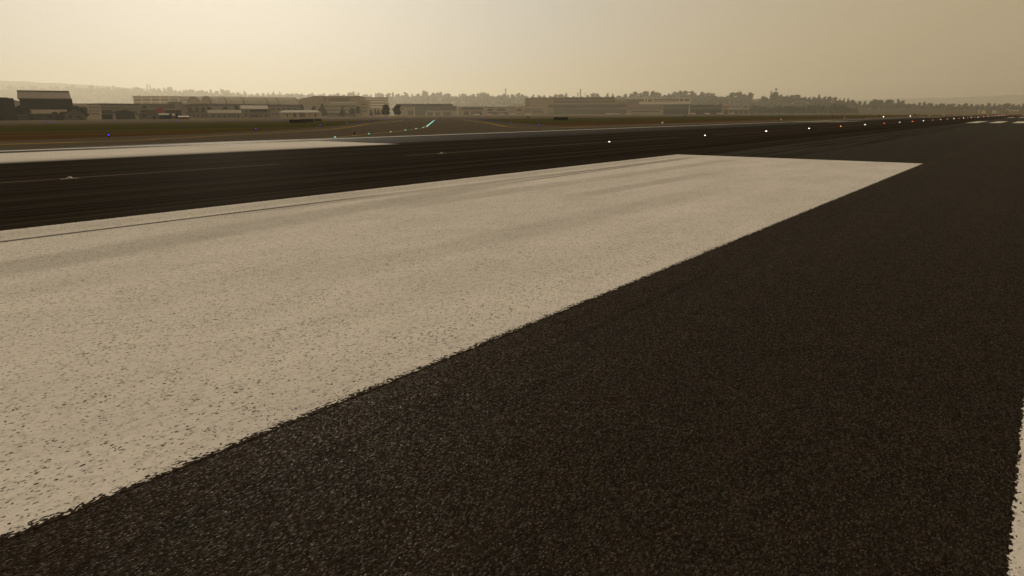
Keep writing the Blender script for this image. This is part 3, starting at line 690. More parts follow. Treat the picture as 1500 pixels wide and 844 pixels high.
b = Bld('bungalow', 'pale hip-roofed bungalow left of the big tree, dark doorways facing the apron', 'house', 409, 472, 560)
b.box('wall', 410, 470, 165.0, None, M['tan'], 0, 14)
s0,ze=b.S(407.5,164.9); s1,_=b.S(471.5,164.9); sa,zr=b.S(415,161.6,7); sb,_=b.S(462,161.6,7)
MB().add([(s0,-.8,ze),(s1,-.8,ze),(s1,14.8,ze),(s0,14.8,ze),(sa,7,zr),(sb,7,zr)], [(0,1,5,4),(1,2,5),(2,3,4,5),(3,0,4),(0,3,2,1)]).build('roof', M['paleroof'], b.o)
for p, w in ((416.3,1.8),(424,1.8),(453,1.8)): b.win(p, p+w, 166.7, 168.4, M['glass'])
for p, w in ((420.3,2),(429,5),(438.5,9),(460.5,2.4)): b.win(p, p+w, 165.8 if w > 4 else 166.8, 171.3, M['midgrey'] if w > 4 else M['glass'], 'doorway')
b = Bld('low_building', 'low brown building with small windows between the big tree and the pair of trees', 'building', 478, 522, 700)
b.box('wall', 479, 521, 166.3, None, M['midgrey'], 0, 9); b.box('roof', 478.5, 521.5, 165.5, 166.3, M['band'], -.3, 9.3)
for p in (486,491,495.5,500): b.win(p, p+2, 167, 168.8, M['glass'])

# --- grey hangar & banded block
b = Bld('big_hangar', 'large grey-brown hangar with a sloping left shoulder right of the arched hangar', 'hangar', 437, 540, 830, 840)
s = b.S; pr_ = [(s(436,170)[0], -.5), (s(528,170)[0], -.5), (s(528,142)[0], s(528,141.7)[1]), (s(458,141.4)[0], s(458,141.3)[1]), (s(437,145)[0], s(437,145.2)[1])]
MB().prism_d(pr_, 0, 60).build('wall', M['tan'], b.o)
b.box('roof_edge', 457, 528.2, 141.0, 141.9, M['band'], -.4, 60); b.box('side_block', 528.2, 539, 148.2, None, M['tan'], 1, 30)
b.win(481, 512, 143.8, 148.5, M['grey'], 'panel'); b.win(474, 478.5, 143, 149, M['brick'], 'panel'); b.win(484, 522, 150.2, 151.0, M['cream'], 'light_strip')
b.win(470, 522, 154.5, 157.5, M['grey'], 'window_band'); b.win(470, 522, 160, 162.5, M['grey'], 'window_band')
for yy in (152, 157, 162): b.win(530, 537, yy, yy+2, M['grey'], 'window', 1)
b = Bld('office_block', 'hazy office block with stacked cream floors left of the tree pair', 'office building', 526, 569.5, 1250)
b.box('wall', 526, 568.6, 143.2, None, M['tan'], 0, 30)
for yy in (144.6, 148.4, 152.2, 156.0): b.win(526.5, 568.8, yy, yy+1.7, M['cream'], 'floor_band')
b.box('roof', 526, 569, 142.7, 143.2, M['grey'], -.4, 30)

# --- low hangars centre
b = Bld('low_hangar', 'wide low hangar with a dark stepped roof band right of the tree pair', 'hangar', 580, 669, 1080)
b.box('wall', 580, 668.8, 155.6, None, M['tan'], 0, 45); b.box('roof_band', 585, 663, 152.2, 156.0, M['band'], -1.5, 46)
b.box('right_roof', 663.2, 669, 155.2, 160.6, M['midgrey'], -1, 40); b.win(607.6, 668.5, 156.2, 161.8, M['midgrey'], 'fascia'); b.win(607.6, 623, 161.8, 169.4, M['midgrey'], 'door')
b.win(598, 606, 161.5, 168.8, M['midgrey'], 'door'); b.win(587, 590, 158, 161, M['grey']); b.win(626, 634, 164.2, 169.4, M['grey'], 'door'); b.win(637.5, 645, 164.2, 169.4, M['grey'], 'door'); b.win(649, 661, 164, 169.4, M['grey'], 'door')
b.box('post', 606.2, 607.4, 156, None, M['pale'], -.6, -.1)
b = Bld('low_hangar', 'low flat-roofed hangar with dark upper windows behind the small planes', 'hangar', 669.5, 716, 1090)
b.box('wall', 669.5, 714, 156.2, None, M['tan'], 0, 35); b.win(676.5, 707.5, 156.9, 161.4, M['midgrey'], 'window_band'); b.box('pillar', 669, 671, 155.6, None, M['pale'], -1, -.1)
b.win(690, 706, 163, 168.5, M['midgrey'], 'door'); b.win(680, 687, 163, 168.5, M['midgrey'], 'door')
b = Bld('low_hangar', 'low flat hangar with three dark bays left of the biggest hangar', 'hangar', 710, 768, 1120)
b.box('wall', 708, 767, 157.4, None, M['tan'], 0, 35); b.box('roof', 706, 755, 156.7, 157.4, M['band'], -.5, 35.5)
for p0, p1 in ((712,722),(728,740),(757,764)): b.win(p0, p1, 159.6, 162.8, M['midgrey'], 'bay')
b.win(711,744,164.2,167.4,M['midgrey'],'door')
b = Bld('white_block', 'small pale block on the rise left of the biggest hangar', 'building', 744, 768, 1500)
b.box('wall', 746, 768, 153.0, None, M['pale'], 0, 20); b.box('step', 760, 769, 155.2, None, M['tan'], -3, -.1)

# --- the biggest hangar
b = Bld('big_hangar', 'biggest hangar with a stepped right roofline and wide dark doors', 'hangar', 769, 919, 1260)
b.box('wall', 810.2, 901, 143.6, None, M['tan'], 0, 90); b.box('office_wing', 769, 810, 143.6, None, M['tan'], -2, 60)
b.box('roof_edge', 775, 901, 143.0, 143.6, M['band'], -2.6, 90); b.box('right_step', 901.2, 906, 145.8, None, M['tan'], 0, 85); b.box('right_wing', 906.2, 918.5, 148.8, None, M['tan'], 0, 80)
for yy in (145.3, 149.6, 153.6): b.win(771, 775.4, yy, yy+1.2, M['midgrey'], 'window', -2)
b.win(811, 901, 148.8, 149.8, M['midgrey'], 'ledge'); b.win(803.6, 918, 153.4, 156.8, M['midgrey'], 'canopy', -2.2)
for i in range(8):
    p = 812 + i*13.2; b.win(p, p+12.9, 160.2, 167.6, M['midgrey'], 'door_panel')
b.box('annex_wall', 757, 803, 161.2, None, M['tan'], -14, -2.2); b.box('annex_roof', 756, 793, 160.1, 161.2, M['grey'], -15, -2.2)
for p0, p1 in ((758,764),(768,776),(780,797)): b.win(p0, p1, 163, 165.2, M['midgrey'], 'window', -14)

# --- right of it
b = Bld('office_block', 'white banded office building on the rise right of the biggest hangar', 'office building', 886, 1012, 1650)
b.box('wall', 916, 1011, 143.7, None, M['grey'], 0, 25); b.box('left_wing', 905, 916, 145.5, None, M['tan'], 1, 22)
b.box('roof_band', 915.6, 1011.4, 143.3, 144.7, M['cream'], -.8, 25); b.box('floor_band', 932, 1011.4, 149.0, 152.8, M['cream'], -.8, 0); b.box('floor_band', 915.6, 932, 149, 150.2, M['cream'], -.8, 0)
for p in (943.5, 947.6, 955.4, 994.6, 1001, 1010.2): b.box('pier', p, p+1.6, 144.7, 149.0, M['cream'], -.8, 0)
b.box('mid_band', 958, 995, 146.6, 147.2, M['cream'], -.5, 0)
b = Bld('brick_building', 'reddish low building between the biggest hangar and the banded office', 'building', 917, 937, 1500)
b.box('wall', 918, 936, 149.6, None, M['brick'], 0, 15); b.box('roof', 917.6, 936.4, 149, 149.6, M['midgrey'], -.4, 15.4)
b = Bld('low_hangar', 'low hangar with shallow humps along its roof below the banded office', 'hangar', 919, 971, 1330)
b.box('wall', 919, 970.6, 159.6, None, M['tan'], 0, 25)
s0, zz = b.S(919, 159.6); s1, _ = b.S(970.6, 159.6)
for i in range(5):
    a0 = s0+(s1-s0)*i/5; a1 = s0+(s1-s0)*(i+1)/5; m_ = (a0+a1)/2
    MB().prism_d([(a0+.1,zz)]+[(a1-.1,zz)]+[(m_+(a1-a0)/2*.97*math.cos(t), zz+2.0*math.sin(t)) for t in [math.pi*k/8 for k in range(1,8)]], 0, 25).build('roof_hump', M['grey'], b.o)
b.win(925, 966, 162.3, 164.2, M['midgrey'], 'window_band')
b = Bld('low_hangar', 'dark two-part hangar with panelled doors and a white post at its middle', 'hangar', 971, 1059, 1340)
b.box('wall', 971, 1010, 154.4, None, M['midgrey'], 0, 40); b.box('right_wall', 1010.6, 1057.6, 154.6, None, M['midgrey'], .5, 40); b.box('roof', 970.5, 1058.5, 153.6, 154.5, M['band'], -1, 41)
for i in range(6): b.win(972.5+i*6.2, 978+i*6.2, 160.5, 167, M['dark'], 'door_panel')
for i in range(6): b.win(1012+i*7.6, 1019+i*7.6, 160.5, 167, M['dark'], 'door_panel', .5)
b.box('post', 1009.4, 1010.4, 154, None, M['cream'], -1, -.2); b.box('post', 970.8, 971.6, 154, None, M['pale'], -1, -.2)
b = Bld('low_hangar', 'lowest flat hangar with a thin pale roof, rightmost of the hangars', 'hangar', 1059, 1098, 1350)
b.box('wall', 1059, 1097, 159.8, None, M['tan'], 0, 30); b.box('roof', 1058.4, 1097.8, 158.9, 159.8, M['cream'], -1, 30.5)
for i in range(5): b.win(1061+i*7.2, 1067+i*7.2, 161.6, 167, M['midgrey'], 'door_panel')
b = Bld('brick_building', 'small orange-brown building peeping over the lowest flat hangar', 'building', 1058, 1068, 1500)
b.box('wall', 1058.4, 1067, 155.6, None, M['brick'], 0, 10); b.roof('roof', 1058, 1067.4, 155.6, 154.4, M['orange'], 10, .3)

# --- on and before the hill
def hillbld(name, label, cat, p0, p1, yt, D, mat, roofm, dep=15, windows=0, yb=None):
    if D > 1700: D = hillD((p0+p1)/2, yt+3.5)
    b = Bld(name, label, cat, p0, p1, D); b.box('wall', p0, p1, yt, yb, mat, 0, dep)
    z = b.S((p0+p1)/2, yt)[1]; s0 = b.S(p0, yt)[0]; s1 = b.S(p1, yt)[0]
    if roofm == 'flat': MB().box((s0-.4,-.4,z),(s1+.4,dep+.4,z+.6)).build('roof', M['grey'], b.o)
    else: MB().prism_s([(-.6,z),(dep/2,z+2.6),(dep+.6,z)], s0-.5, s1+.5).build('roof', M[roofm], b.o)
    for i in range(windows):
        w = (p1-p0)/windows; b.win(p0+w*(i+.25), p0+w*(i+.75), yt+1.0, yt+2.2, M['midgrey'])
    return b
b = hillbld('tower_block', 'hazy square building with a rooftop box standing on the hill right of the banded office', 'building', 1034, 1047.4, 137.0, 2250, M['tan'], 'flat', 25, 3)
b.box('rooftop_box', 1036, 1040, 135.6, 137, M['tan'], 3, 12); b.box('side_wing', 1047.6, 1061, 141.6, None, M['tan'], 0, 25)
b = hillbld('tower_block', 'hazy wide block standing above the ridge trees left of the lone tower', 'building', 698, 717, 137.4, 2500, M['tan'], 'flat', 25, 4)
b.box('rooftop_box', 703, 712, 135.6, 137.4, M['tan'], 3, 12)
hillbld('pale_house', 'tiny pale building on the hillside below the hazy square building', 'house', 1044.6, 1052.4, 148.2, 1720, M['cream'], 'flat', 10, 0)
hillbld('pale_house', 'tiny pale house on the hillside above the roof of the wide low hangar, highest', 'house', 641, 646.4, 144.8, 2200, M['pale'], 'pale', 10, 1)
hillbld('pale_house', 'tiny pale house on the hillside, left of two above the roof step', 'house', 662, 666.6, 149.2, 1950, M['cream'], 'pale', 10, 1)
hillbld('pale_house', 'tiny pale house on the hillside, right of two above the roof step', 'house', 674, 680, 149.2, 1950, M['cream'], 'pale', 10, 2)
hillbld('pale_house', 'tan building among ridge trees left of the tall narrow tree pair', 'house', 1101, 1114, 146.6, 1800, M['tan'], 'tan', 12, 2)
hillbld('long_house', 'long flat building along the ridge top right of the tower with a head', 'building', 1158, 1172.6, 139.4, 2400, M['tan'], 'flat', 20, 0)
b = Bld('arched_shelter', 'thin pale arch on the hillside above the right tree row', 'building', 1158, 1186, hillD(1172, 153))
s0, z0 = b.S(1159, 153); s1, z1 = b.S(1185, 153); zt = b.S(1172, 148.3)[1]; mm = (s0+s1)/2; hw = (s1-s0)/2; g = MB(); n = 16
for i in range(n):
    t0 = math.pi*i/n; t1 = math.pi*(i+1)/n
    q = [(mm+hw*k*math.cos(t), z0+(zt-z0)*k*math.sin(t)) for t, k in ((t0,1),(t1,1),(t1,.9),(t0,.9))]
    g.add([(a, d, z) for d in (0, 14) for a, z in q], [(0,1,2,3),(7,6,5,4),(0,4,5,1),(3,2,6,7)])
g.build('roof', M['pale'], b.o); MB().box((s0,.2,-.5),(s1,13.8,z0)).build('wall', M['midgrey'], b.o)
# works at the right
b = Bld('works_building', 'pale building with a yellowish pyramid roof near the runway end', 'building', 1437, 1445, 1500)
b.box('wall', 1437, 1444.6, 165.2, None, M['pale'], 0, 12); s0,z0=b.S(1437,165.2); s1,_=b.S(1444.6,165.2); zt=b.S(1441,161)[1]
MB().add([(s0-.4,-.4,z0),(s1+.4,-.4,z0),(s1+.4,12.4,z0),(s0-.4,12.4,z0),((s0+s1)/2,6,zt)],[(0,1,4),(1,2,4),(2,3,4),(3,0,4),(0,3,2,1)]).build('roof', M['yellowp'], b.o)
hillbld('works_building', 'pale boxy building right of the pyramid-roofed one', 'building', 1454, 1460, 161.4, 1520, M['cream'], 'flat', 12, 0)
hillbld('works_building', 'lower pale box attached right of the tall pale box', 'building', 1460.6, 1464.4, 162.8, 1525, M['pale'], 'flat', 10, 0)
hillbld('works_building', 'pale shed at the right frame edge beyond the runway end', 'building', 1479, 1492, 162.8, 1600, M['tan'], 'tan', 16, 0)
hillbld('works_building', 'slim pale block left of the pyramid-roofed building', 'building', 1433.6, 1435.6, 159.6, 1560, M['pale'], 'flat', 6, 0)
b = Bld('arched_shelter', 'small pale arch near the right frame edge', 'building', 1472, 1479, 1550)
s0, z0 = b.S(1473, 163.5); s1, _ = b.S(1478, 163.5); zt = b.S(1475, 159.2)[1]; mm=(s0+s1)/2; hw=(s1-s0)/2
g = MB()
for i in range(10):
    t0 = math.pi*i/10; t1 = math.pi*(i+1)/10
    q = [(mm+hw*k*math.cos(t), z0+(zt-z0)*k*math.sin(t)) for t, k in ((t0,1),(t1,1),(t1,.8),(t0,.8))]
    g.add([(a, d, z) for d in (0, 8) for a, z in q], [(0,1,2,3),(7,6,5,4),(0,4,5,1),(3,2,6,7)])
g.build('roof', M['cream'], b.o); MB().box((s0,.2,-.5),(s1,7.8,z0)).build('wall', M['midgrey'], b.o)
# towers
def tower(label, px, yt, D, w, head=None, base=-1):
    w *= ridgeD(px)/D; head = head*ridgeD(px)/D if head else None; D = ridgeD(px)
    p = at(px, D); z = hz(px, yt, D); o = empty('tower', (p.x, p.y, 0)); tag(o, label, 'tower', 'towers on the ridge')
    MB().tube((0,0,base),(0,0,z-(3 if head else 0)), w*.6, w*.5, 10).build('shaft', M['midgrey'], o)
    if head: MB().box((-head,-head,z-5),(head,head,z)).build('head', M['midgrey'], o); MB().tube((0,0,z),(0,0,z+3),.4,.2,6).build('mast', M['midgrey'], o)
    else: MB().tube((0,0,z),(0,0,z+2.5),w*.2,w*.1,6).build('mast', M['midgrey'], o)
    return o
tower('lone tower rising from the ridge trees left of the biggest hangar', 741, 130.6, 2450, 3.6, 2.6)
tower('tall tower standing above the roof of the biggest hangar', 849.6, 131.2, 2300, 4.0, None)
tower('short stump left of the tall tower above the biggest hangar', 845.8, 136, 2300, 3.4, None)
tower('thin short mast right of the tall tower above the biggest hangar', 856.5, 136, 2300, 1.6, None)
tower('tower with a square head on the ridge, highest on the right', 1133.6, 130.2, 2200, 2.8, 2.8)
tower('faint tower above the left ridge over the tallest dark hangar', 51.2, 122.6, 2700, 3.4, None)

# ------------------------------------------------------------------ small aeroplanes
def plane():
    o = empty('light_aircraft', (0,0,0)); m = MB(); pr = [(-4.6,.12,1.25),(-4,.5,1.25),(-2.6,.72,1.35),(-.6,.8,1.5),(1.2,.62,1.45),(3.4,.35,1.4),(5.2,.16,1.55)]
    vs = []; n = 10
    for x, r, z in pr:
        for i in range(n): t = 2*math.pi*i/n; vs.append((x, r*.8*math.cos(t), z+r*math.sin(t)))
    m.add(vs, [(k*n+i, k*n+(i+1) % n, (k+1)*n+(i+1) % n, (k+1)*n+i) for k in range(len(pr)-1) for i in range(n)], True)
    m.add(vs[:n], [tuple(range(n))]); m.add(vs[-n:], [tuple(range(n))]); m.build('fuselage', M['white'], o)
    MB().box((-1.6,-6.2,2.05),(.2,6.2,2.25)).build('wing', M['white'], o)
    MB().box((3.9,-2.2,1.55),(5.1,2.2,1.66)).build('tailplane', M['white'], o)
    MB().prism_s([(-.06,0)]*3, 0, 0) if False else MB().add([(3.6,-.07,1.6),(5.3,-.07,1.6),(5.7,-.07,3.6),(4.9,-.07,3.6),(3.6,.07,1.6),(5.3,.07,1.6),(5.7,.07,3.6),(4.9,.07,3.6)], [(0,1,2,3),(7,6,5,4),(0,4,5,1),(1,5,6,2),(2,6,7,3),(3,7,4,0)]).build('tail_fin', M['redb'], o)
    MB().box((-3.4,-.66,1.15),(3.6,.66,1.42)).build('stripe', M['redb'], o)
    for x, y in ((-3.3,0),(-.2,-1.2),(-.2,1.2)):
        l = MB().tube((x,y*.5,1.1),(x,y,.3),.07,.06,6).build('landing_leg', M['metal'], o); MB().tube((x,y-.1,.3),(x,y+.1,.3),.3,None,10).build('wheel', M['black'], l)
    MB().tube((-4.75,-.95,1.25),(-4.75,.95,1.25),.08,.08,6).build('propeller', M['darker'], o)
    return o
M['redb'] = surf('red_trim', (.62,.06,.04), .5, .3, .1)
pp = None
for px, D, rz, lab in ((698,1040,.5,'leftmost small white and red plane, before the hangar with dark upper windows'),(717,1040,-.5,'second small plane from the left with the reddest body'),
        (735,1060,.35,'small white and red plane before the three-bay hangar, left one'),(750,1060,-.6,'small white and red plane before the three-bay hangar, right one'),(773,1080,.2,'small plane parked at the left corner of the biggest hangar'),
        (892,1180,.5,'left plane of the red and white group by the biggest hangar doors'),(899,1190,-.3,'middle plane of the red and white group by the biggest hangar doors'),(905,1180,.9,'right plane of the red and white group by the biggest hangar doors'),(921,1200,.3,'small plane parked just right of the biggest hangar'),
        (1015,1230,.5,'pale plane before the two-part hangar, just right of its white post'),(1036,1230,.5,'pale plane before the middle of the right part of the two-part hangar'),(1055,1230,.5,'pale plane at the right corner of the two-part hangar'),(1072,1240,.5,'pale plane before the lowest flat hangar, rightmost of all planes'),
        (547,900,.6,'small red and white plane left of the tree pair')):
    o = plane() if pp is None else copy_tree(pp); pp = pp or o
    p = at(px, D); o.location = (p.x, p.y, .0); o.rotation_euler = (0,0, math.atan2(ray(px,168).y, ray(px,168).x)+math.pi/2+rz); o.scale = (1.25,1.25,1.35)
    tag(o, lab, 'light aircraft', 'light aircraft parked before the hangars')

# ------------------------------------------------------------------ hills
mb = MB(); pxs = list(range(-300, 1801, 15)); vs = []
for px in pxs:
    for k, h in fr:
        p = at(px, ridgeD(px)*k); rr = random.Random(px*31+int(k*100)); vs.append((p.x, p.y, ridgez(px)*h + (rr.uniform(-1.2,1.2) if 0 < h < 1 else 0) - (1 if h < 0 else 0)))
nk = len(fr)
mb.add(vs, [(i*nk+j, (i+1)*nk+j, (i+1)*nk+j+1, i*nk+j+1) for i in range(len(pxs)-1) for j in range(nk-1)], True)
tag(mb.build('hills', M['hill']), kind='structure')
def far_ridge(tab, D, mat):
    mb = MB(); pxs = list(range(int(tab[0][0]), int(tab[-1][0])+1, 12)); vs = []
    for px in pxs:
        z = hz(px, lerp_tab(tab, px) + .35*math.sin(px*.11)+.25*math.sin(px*.37), D)
        for k, h in ((.8,-.02),(.9,.55),(1,1),(1.08,.8),(1.2,-.02)):
            p = at(px, D*k); vs.append((p.x, p.y, z*h))
    mb.add(vs, [(i*5+j, (i+1)*5+j, (i+1)*5+j+1, i*5+j+1) for i in range(len(pxs)-1) for j in range(4)], True)
    tag(mb.build('hills', mat), kind='structure')
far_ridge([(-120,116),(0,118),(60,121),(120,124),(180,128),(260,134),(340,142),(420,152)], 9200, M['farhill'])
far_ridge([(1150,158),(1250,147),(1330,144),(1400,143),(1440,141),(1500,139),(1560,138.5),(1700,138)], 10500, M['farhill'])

# ------------------------------------------------------------------ trees
def crown_mesh(seed, h, r, shape, nleaf, leaf, lobes=9, base=.22):
    """leaf clumps scattered through a handful of lobes; returns an MB"""
    rnd = random.Random(seed); mb = MB(); L_ = []
    for i in range(lobes):
        t = (i+rnd.random())/lobes
        if shape == 'cone': zz = base + (1-base)*(.1+.8*t); rad = r*(1-zz)*1.15+.25*r*.3; c = Vector((rnd.uniform(-1,1)*rad*.5, rnd.uniform(-1,1)*rad*.5, zz*h)); q = max(.22*r, rad*.65); e = 1.1
        elif shape == 'poplar': zz = base + (1-base)*(.08+.84*t); c = Vector((rnd.uniform(-.25,.25)*r, rnd.uniform(-.25,.25)*r, zz*h)); q = r*.75*(1-.45*zz); e = 1.5
        else:
            an = rnd.uniform(0, 6.28); zz = base+.12 + (1-base-.26)*t; k = math.sin(math.pi*min(.88, max(.34, (zz-base)/(1-base))))**.8
            c = Vector((math.cos(an)*r*.62*k*rnd.random()**.5, math.sin(an)*r*.62*k*rnd.random()**.5, zz*h)); q = r*rnd.uniform(.36,.58)*(.6+.45*k); e = .9
        L_.append((c, q, e))
    for i in range(nleaf):
        c, q, e = L_[i % lobes]
        d = Vector((rnd.gauss(0,1), rnd.gauss(0,1), rnd.gauss(0,1))).normalized()*(rnd.random()**.35)*q; d.z *= e
        p = c + d; a = Vector((rnd.gauss(0,1), rnd.gauss(0,1), rnd.gauss(0,.8))).normalized(); b_ = a.orthogonal().normalized(); s = leaf*rnd.uniform(.6,1.3)
        mb.add([p+a*s, p+b_*s*.7, p-a*s*.9, p-b_*s*.7], [(0,1,2,3)])
    for c, q, e in L_:                   # dense twiggy core of each lobe
        vs = []; n = 7
        for j in range(1, 5):
            for i in range(n):
                th = math.pi*j/5; ph = 2*math.pi*i/n + j*.4; k = q*rnd.uniform(.5,.82); vs.append(c+Vector((math.sin(th)*math.cos(ph)*k, math.sin(th)*math.sin(ph)*k, math.cos(th)*k*e)))
        fs = [(j*n+i, j*n+(i+1) % n, (j+1)*n+(i+1) % n, (j+1)*n+i) for j in range(3) for i in range(n)] + [tuple(range(n)), tuple(range(3*n, 4*n))]
        mb.add(vs, fs)
    return mb
def trunk_mb(h, r, seed, top=.75, branches=4):
    rnd = random.Random(seed); mb = MB(); x = y = 0; z = -.5; k = 5
    pts = [(0,0,-.5)]
    for i in range(1, k+1): x += rnd.uniform(-.04,.04)*h*.4; y += rnd.uniform(-.04,.04)*h*.4; pts.append((x, y, h*top*i/k))
    for i in range(k): mb.tube(pts[i], pts[i+1], r*(1-.16*i), r*(1-.16*(i+1)), 7)
    for i in range(branches):
        q = Vector(pts[2+i % 3]); an = rnd.uniform(0, 6.28); mb.tube(q, q+Vector((math.cos(an)*h*.2, math.sin(an)*h*.2, h*.18)), r*.4, r*.12, 5)
    return mb
def near_tree(px, D, yt, wpx, label, shape='round', seed=1, yb=None, n=1500, group='trees beside the buildings', base=.16):
    p = at(px, D); h = hz(px, yt, D)*1.08; r = wpx/2/F*D
    o = empty('tree', (p.x, p.y, 0)); tag(o, label, 'tree', group)
    crown_mesh(seed, h, r, shape, n, h*.035, 20, base).build('crown', M['leaf'], o); trunk_mb(h, h*.022, seed).build('trunk', M['bark'], o)
near_tree(112, 333, 155.2, 15, 'dark tree left of two beside the grey gabled house', 'round', 3)
near_tree(122.5, 330, 157.0, 17, 'lower dark spreading tree right of the grey gabled house', 'round', 4, base=.1)
near_tree(473, 640, 153.2, 15, 'tallest dark tree beside the pale bungalow', 'cone', 5)
near_tree(460.5, 650, 155.6, 9, 'rounded tree half hidden left of the tallest dark tree', 'round', 6)
near_tree(502.5, 640, 156.2, 10, 'narrow tree before the left part of the low brown building', 'cone', 7)
near_tree(516, 640, 158.6, 10, 'squat tree at the right end of the low brown building', 'round', 8, base=.25)
near_tree(524.5, 645, 156.0, 8, 'slim tree joined to the squat tree on its right', 'round', 9, base=.25)
near_tree(565, 500, 153.4, 15, 'left tree of the dark pair standing alone at the taxiway', 'round', 11)
near_tree(582, 500, 153.4, 15, 'right tree of the dark pair standing alone at the taxiway', 'round', 12)
near_tree(555, 760, 160.2, 7, 'small hazy tree just left of the dark pair', 'round', 13, n=600)
near_tree(544, 800, 160.5, 8, 'small hazy conifer further left of the dark pair', 'cone', 14, n=600)
near_tree(550, 820, 159.0, 7, 'faint conifer between the hazy small tree and hazy conifer', 'cone', 15, n=600)
near_tree(442.5, 660, 152.4, 9, 'tree at the right foot of the arched hangar', 'round', 16, n=700)
near_tree(348, 515, 153.8, 8, 'dark tree left of the two-storey house roof', 'round', 17, n=700)
for i, (px, yt, lab) in enumerate(((213,154.6,'bush before the terminal above the dark barn'),(280,156.4,'left bush of three above the low wing'),(290,157,'middle bush of three above the low wing'),(299,157.6,'right bush of three above the low wing'),(308,156.6,'bush above the left end of the pale wing roof'),(331,156,'bush above the middle of the pale wing roof'))):
    near_tree(px, 512 if i else 480, yt, 9, lab, 'round', 20+i, n=450, group='bushes before the terminal')

kinds = []
for i, (sh, h, r, nl, lb) in enumerate((('round',16,7.5,260,9),('round',14,9.5,300,11),('cone',18,5,240,9),('round',17,6,240,8),('round',12,6,200,7),('cone',15,5.5,220,8),('poplar',22,2.6,200,7))):
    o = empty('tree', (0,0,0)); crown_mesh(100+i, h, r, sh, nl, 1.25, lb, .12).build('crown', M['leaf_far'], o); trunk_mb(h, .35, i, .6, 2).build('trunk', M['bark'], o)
    kinds.append((o, h)); 
used = set()
def ridge_tree(px, yt, D, zb, kind, label, group, wide=1.0):
    o, h0 = kinds[kind]
    if kind in used: o = copy_tree(o)
    used.add(kind)
    p = at(px, D); h = max(4, (hz(px, yt, D)-zb)*1.10); s = h/h0
    o.location = (p.x, p.y, zb-.3); o.scale = (s*wide, s*wide, s); o.rotation_euler = (0,0,random.uniform(0,6.28)); tag(o, label, 'tree', group)
tops = [(-20,128),(0,129),(13,123.5),(22,126.5),(31,127.5),(41,126.6),(58,127),(70,129.5),(83,127.5),(92,127.8),(100,129),(106,127),(113,126.2),(124,129),(132,130),(140,126),(149,127.6),(156,129),(165,127.8),(173,125.4),(181,128.5),(189,129.8),(199,131),(206,129),(213,129.5),(222,124.4),(226,124.6),(231,129.5),(239,130.5),(246,129.8),(254,128.6),(262,132),(268,133.2),(276,132.8),(284,132.4),(293,134.5),(299,133.4),(306,134.4),(313,131.2),(321,134),(330,131),(337,133),(345,136),(353,136.2),(362,134.6),(371,137.8),(381,136.8),(389,137.2),(396,136.4),(404,134.8),(413,135.6),(422,138.5),(431,137.8),(437,137),(444,137),(452,139.5),(460,135.8),(468,139),(477,136.4),(485,138.8),(497,137.2),(506,139),(513,136.6),(519,134.8),(527,136),(537,139.4),(545,138.8),(556,137.6),(562,138),(570,137.6),(577,135.2),(584,138.6),(596,135.6),(605,137.4),(613,138),(620,136.8),(624,134.4),(635,137),(641,136.4),(646,135.2),(653,138.6),(659,137),(668,141),(674,138),(680,138.2),(686,142),(693,138.6),(707,139),(714,138),(722,140),(732,139.5),(738,138.4),(744,139.4),(751,138.2),(759,136.6),(766,139.6),(772,140.8),(781,139.4),(790,140.4),(797,139),(805,140.6),(814,139.2),(822,139),(829,136.4),(840,141.4),(860,139.6),(868,136.4),(875,137.8),(889,137.2),(897,138),(906,140.6),(915,138.6),(924,138),(930,135.6),(936,136.6),(943,134.8),(953,137),(956,134.6),(961,135.4),(965,137.2),(979,138),(986,135.4),(994,134.2),(1001,134),(1011,133.6),(1016,136.6),(1027,135.6),(1033,138.8),(1064,141),(1071,136.6),(1080,136),(1088,138),(1096,137),(1097.5,136.2),(1116,141),(1126.5,134),(1131,136),(1137,139),(1142,138),(1150,139.8),(1158,140),(1166,139.6),(1176,142),(1183,142.2),(1190,142.5),(1197,138.6),(1205,141.6),(1213,142.2),(1221,142.6),(1228,144.6),(1234,144),(1240,144.4),(1248,147),(1257,148.4),(1265,148),(1273,148.2),(1281,146.8),(1289,147.2),(1297,146.4),(1303,147),(1313,146),(1320,147.2),(1329,151.4),(1338,152),(1345,150),(1352,149.2),(1361,152),(1369,152.2),(1378,152.4),(1387,153),(1395,152),(1404,152.6),(1412,152),(1421,152.6),(1430,153),(1438,153),(1447,151),(1455,152.2),(1463,153),(1472,152.2),(1481,152.6),(1490,153),(1497,151.6),(1506,152),(1515,152.5)]
def region(px):
    if px < 190: return 'pale hazy ridge tree behind the dark hangars at the left', 'ridge trees at the left'
    if px < 300: return 'hazy ridge tree above the long cream office block', 'ridge trees over the office'
    if px < 445: return 'hazy ridge tree above the arched hangars', 'ridge trees over the arched hangars'
    if px < 575: return 'hazy ridge tree above the large grey-brown hangar and stacked-floor block', 'ridge trees over the grey-brown hangar'
    if px < 770: return 'ridge tree above the low hangars left of the biggest hangar', 'ridge trees over the low hangars'
    if px < 905: return 'ridge tree showing over the roof of the biggest hangar', 'ridge trees over the biggest hangar'
    if px < 1030: return 'dark ridge tree above the white banded office building', 'ridge trees over the banded office'
    if px < 1215: return 'dark ridge tree around the hilltop right of the banded office', 'ridge trees on the right hilltop'
    return 'tree in the low wooded line beyond the brown field and runway end', 'trees beyond the runway end'
special = {13:'faint narrow tree on the far left of the ridge', 222:'left tree of the tall thin pair above the cream office', 226:'right tree of the tall thin pair above the cream office', 1097.5:'dark narrow upright tree right of the square hilltop building', 1116:'round lone tree in the gap of the right ridge', 1126.5:'tall thin tree just left of the tower with a head', 1197:'pointed tree standing higher than its neighbours on the right slope'}
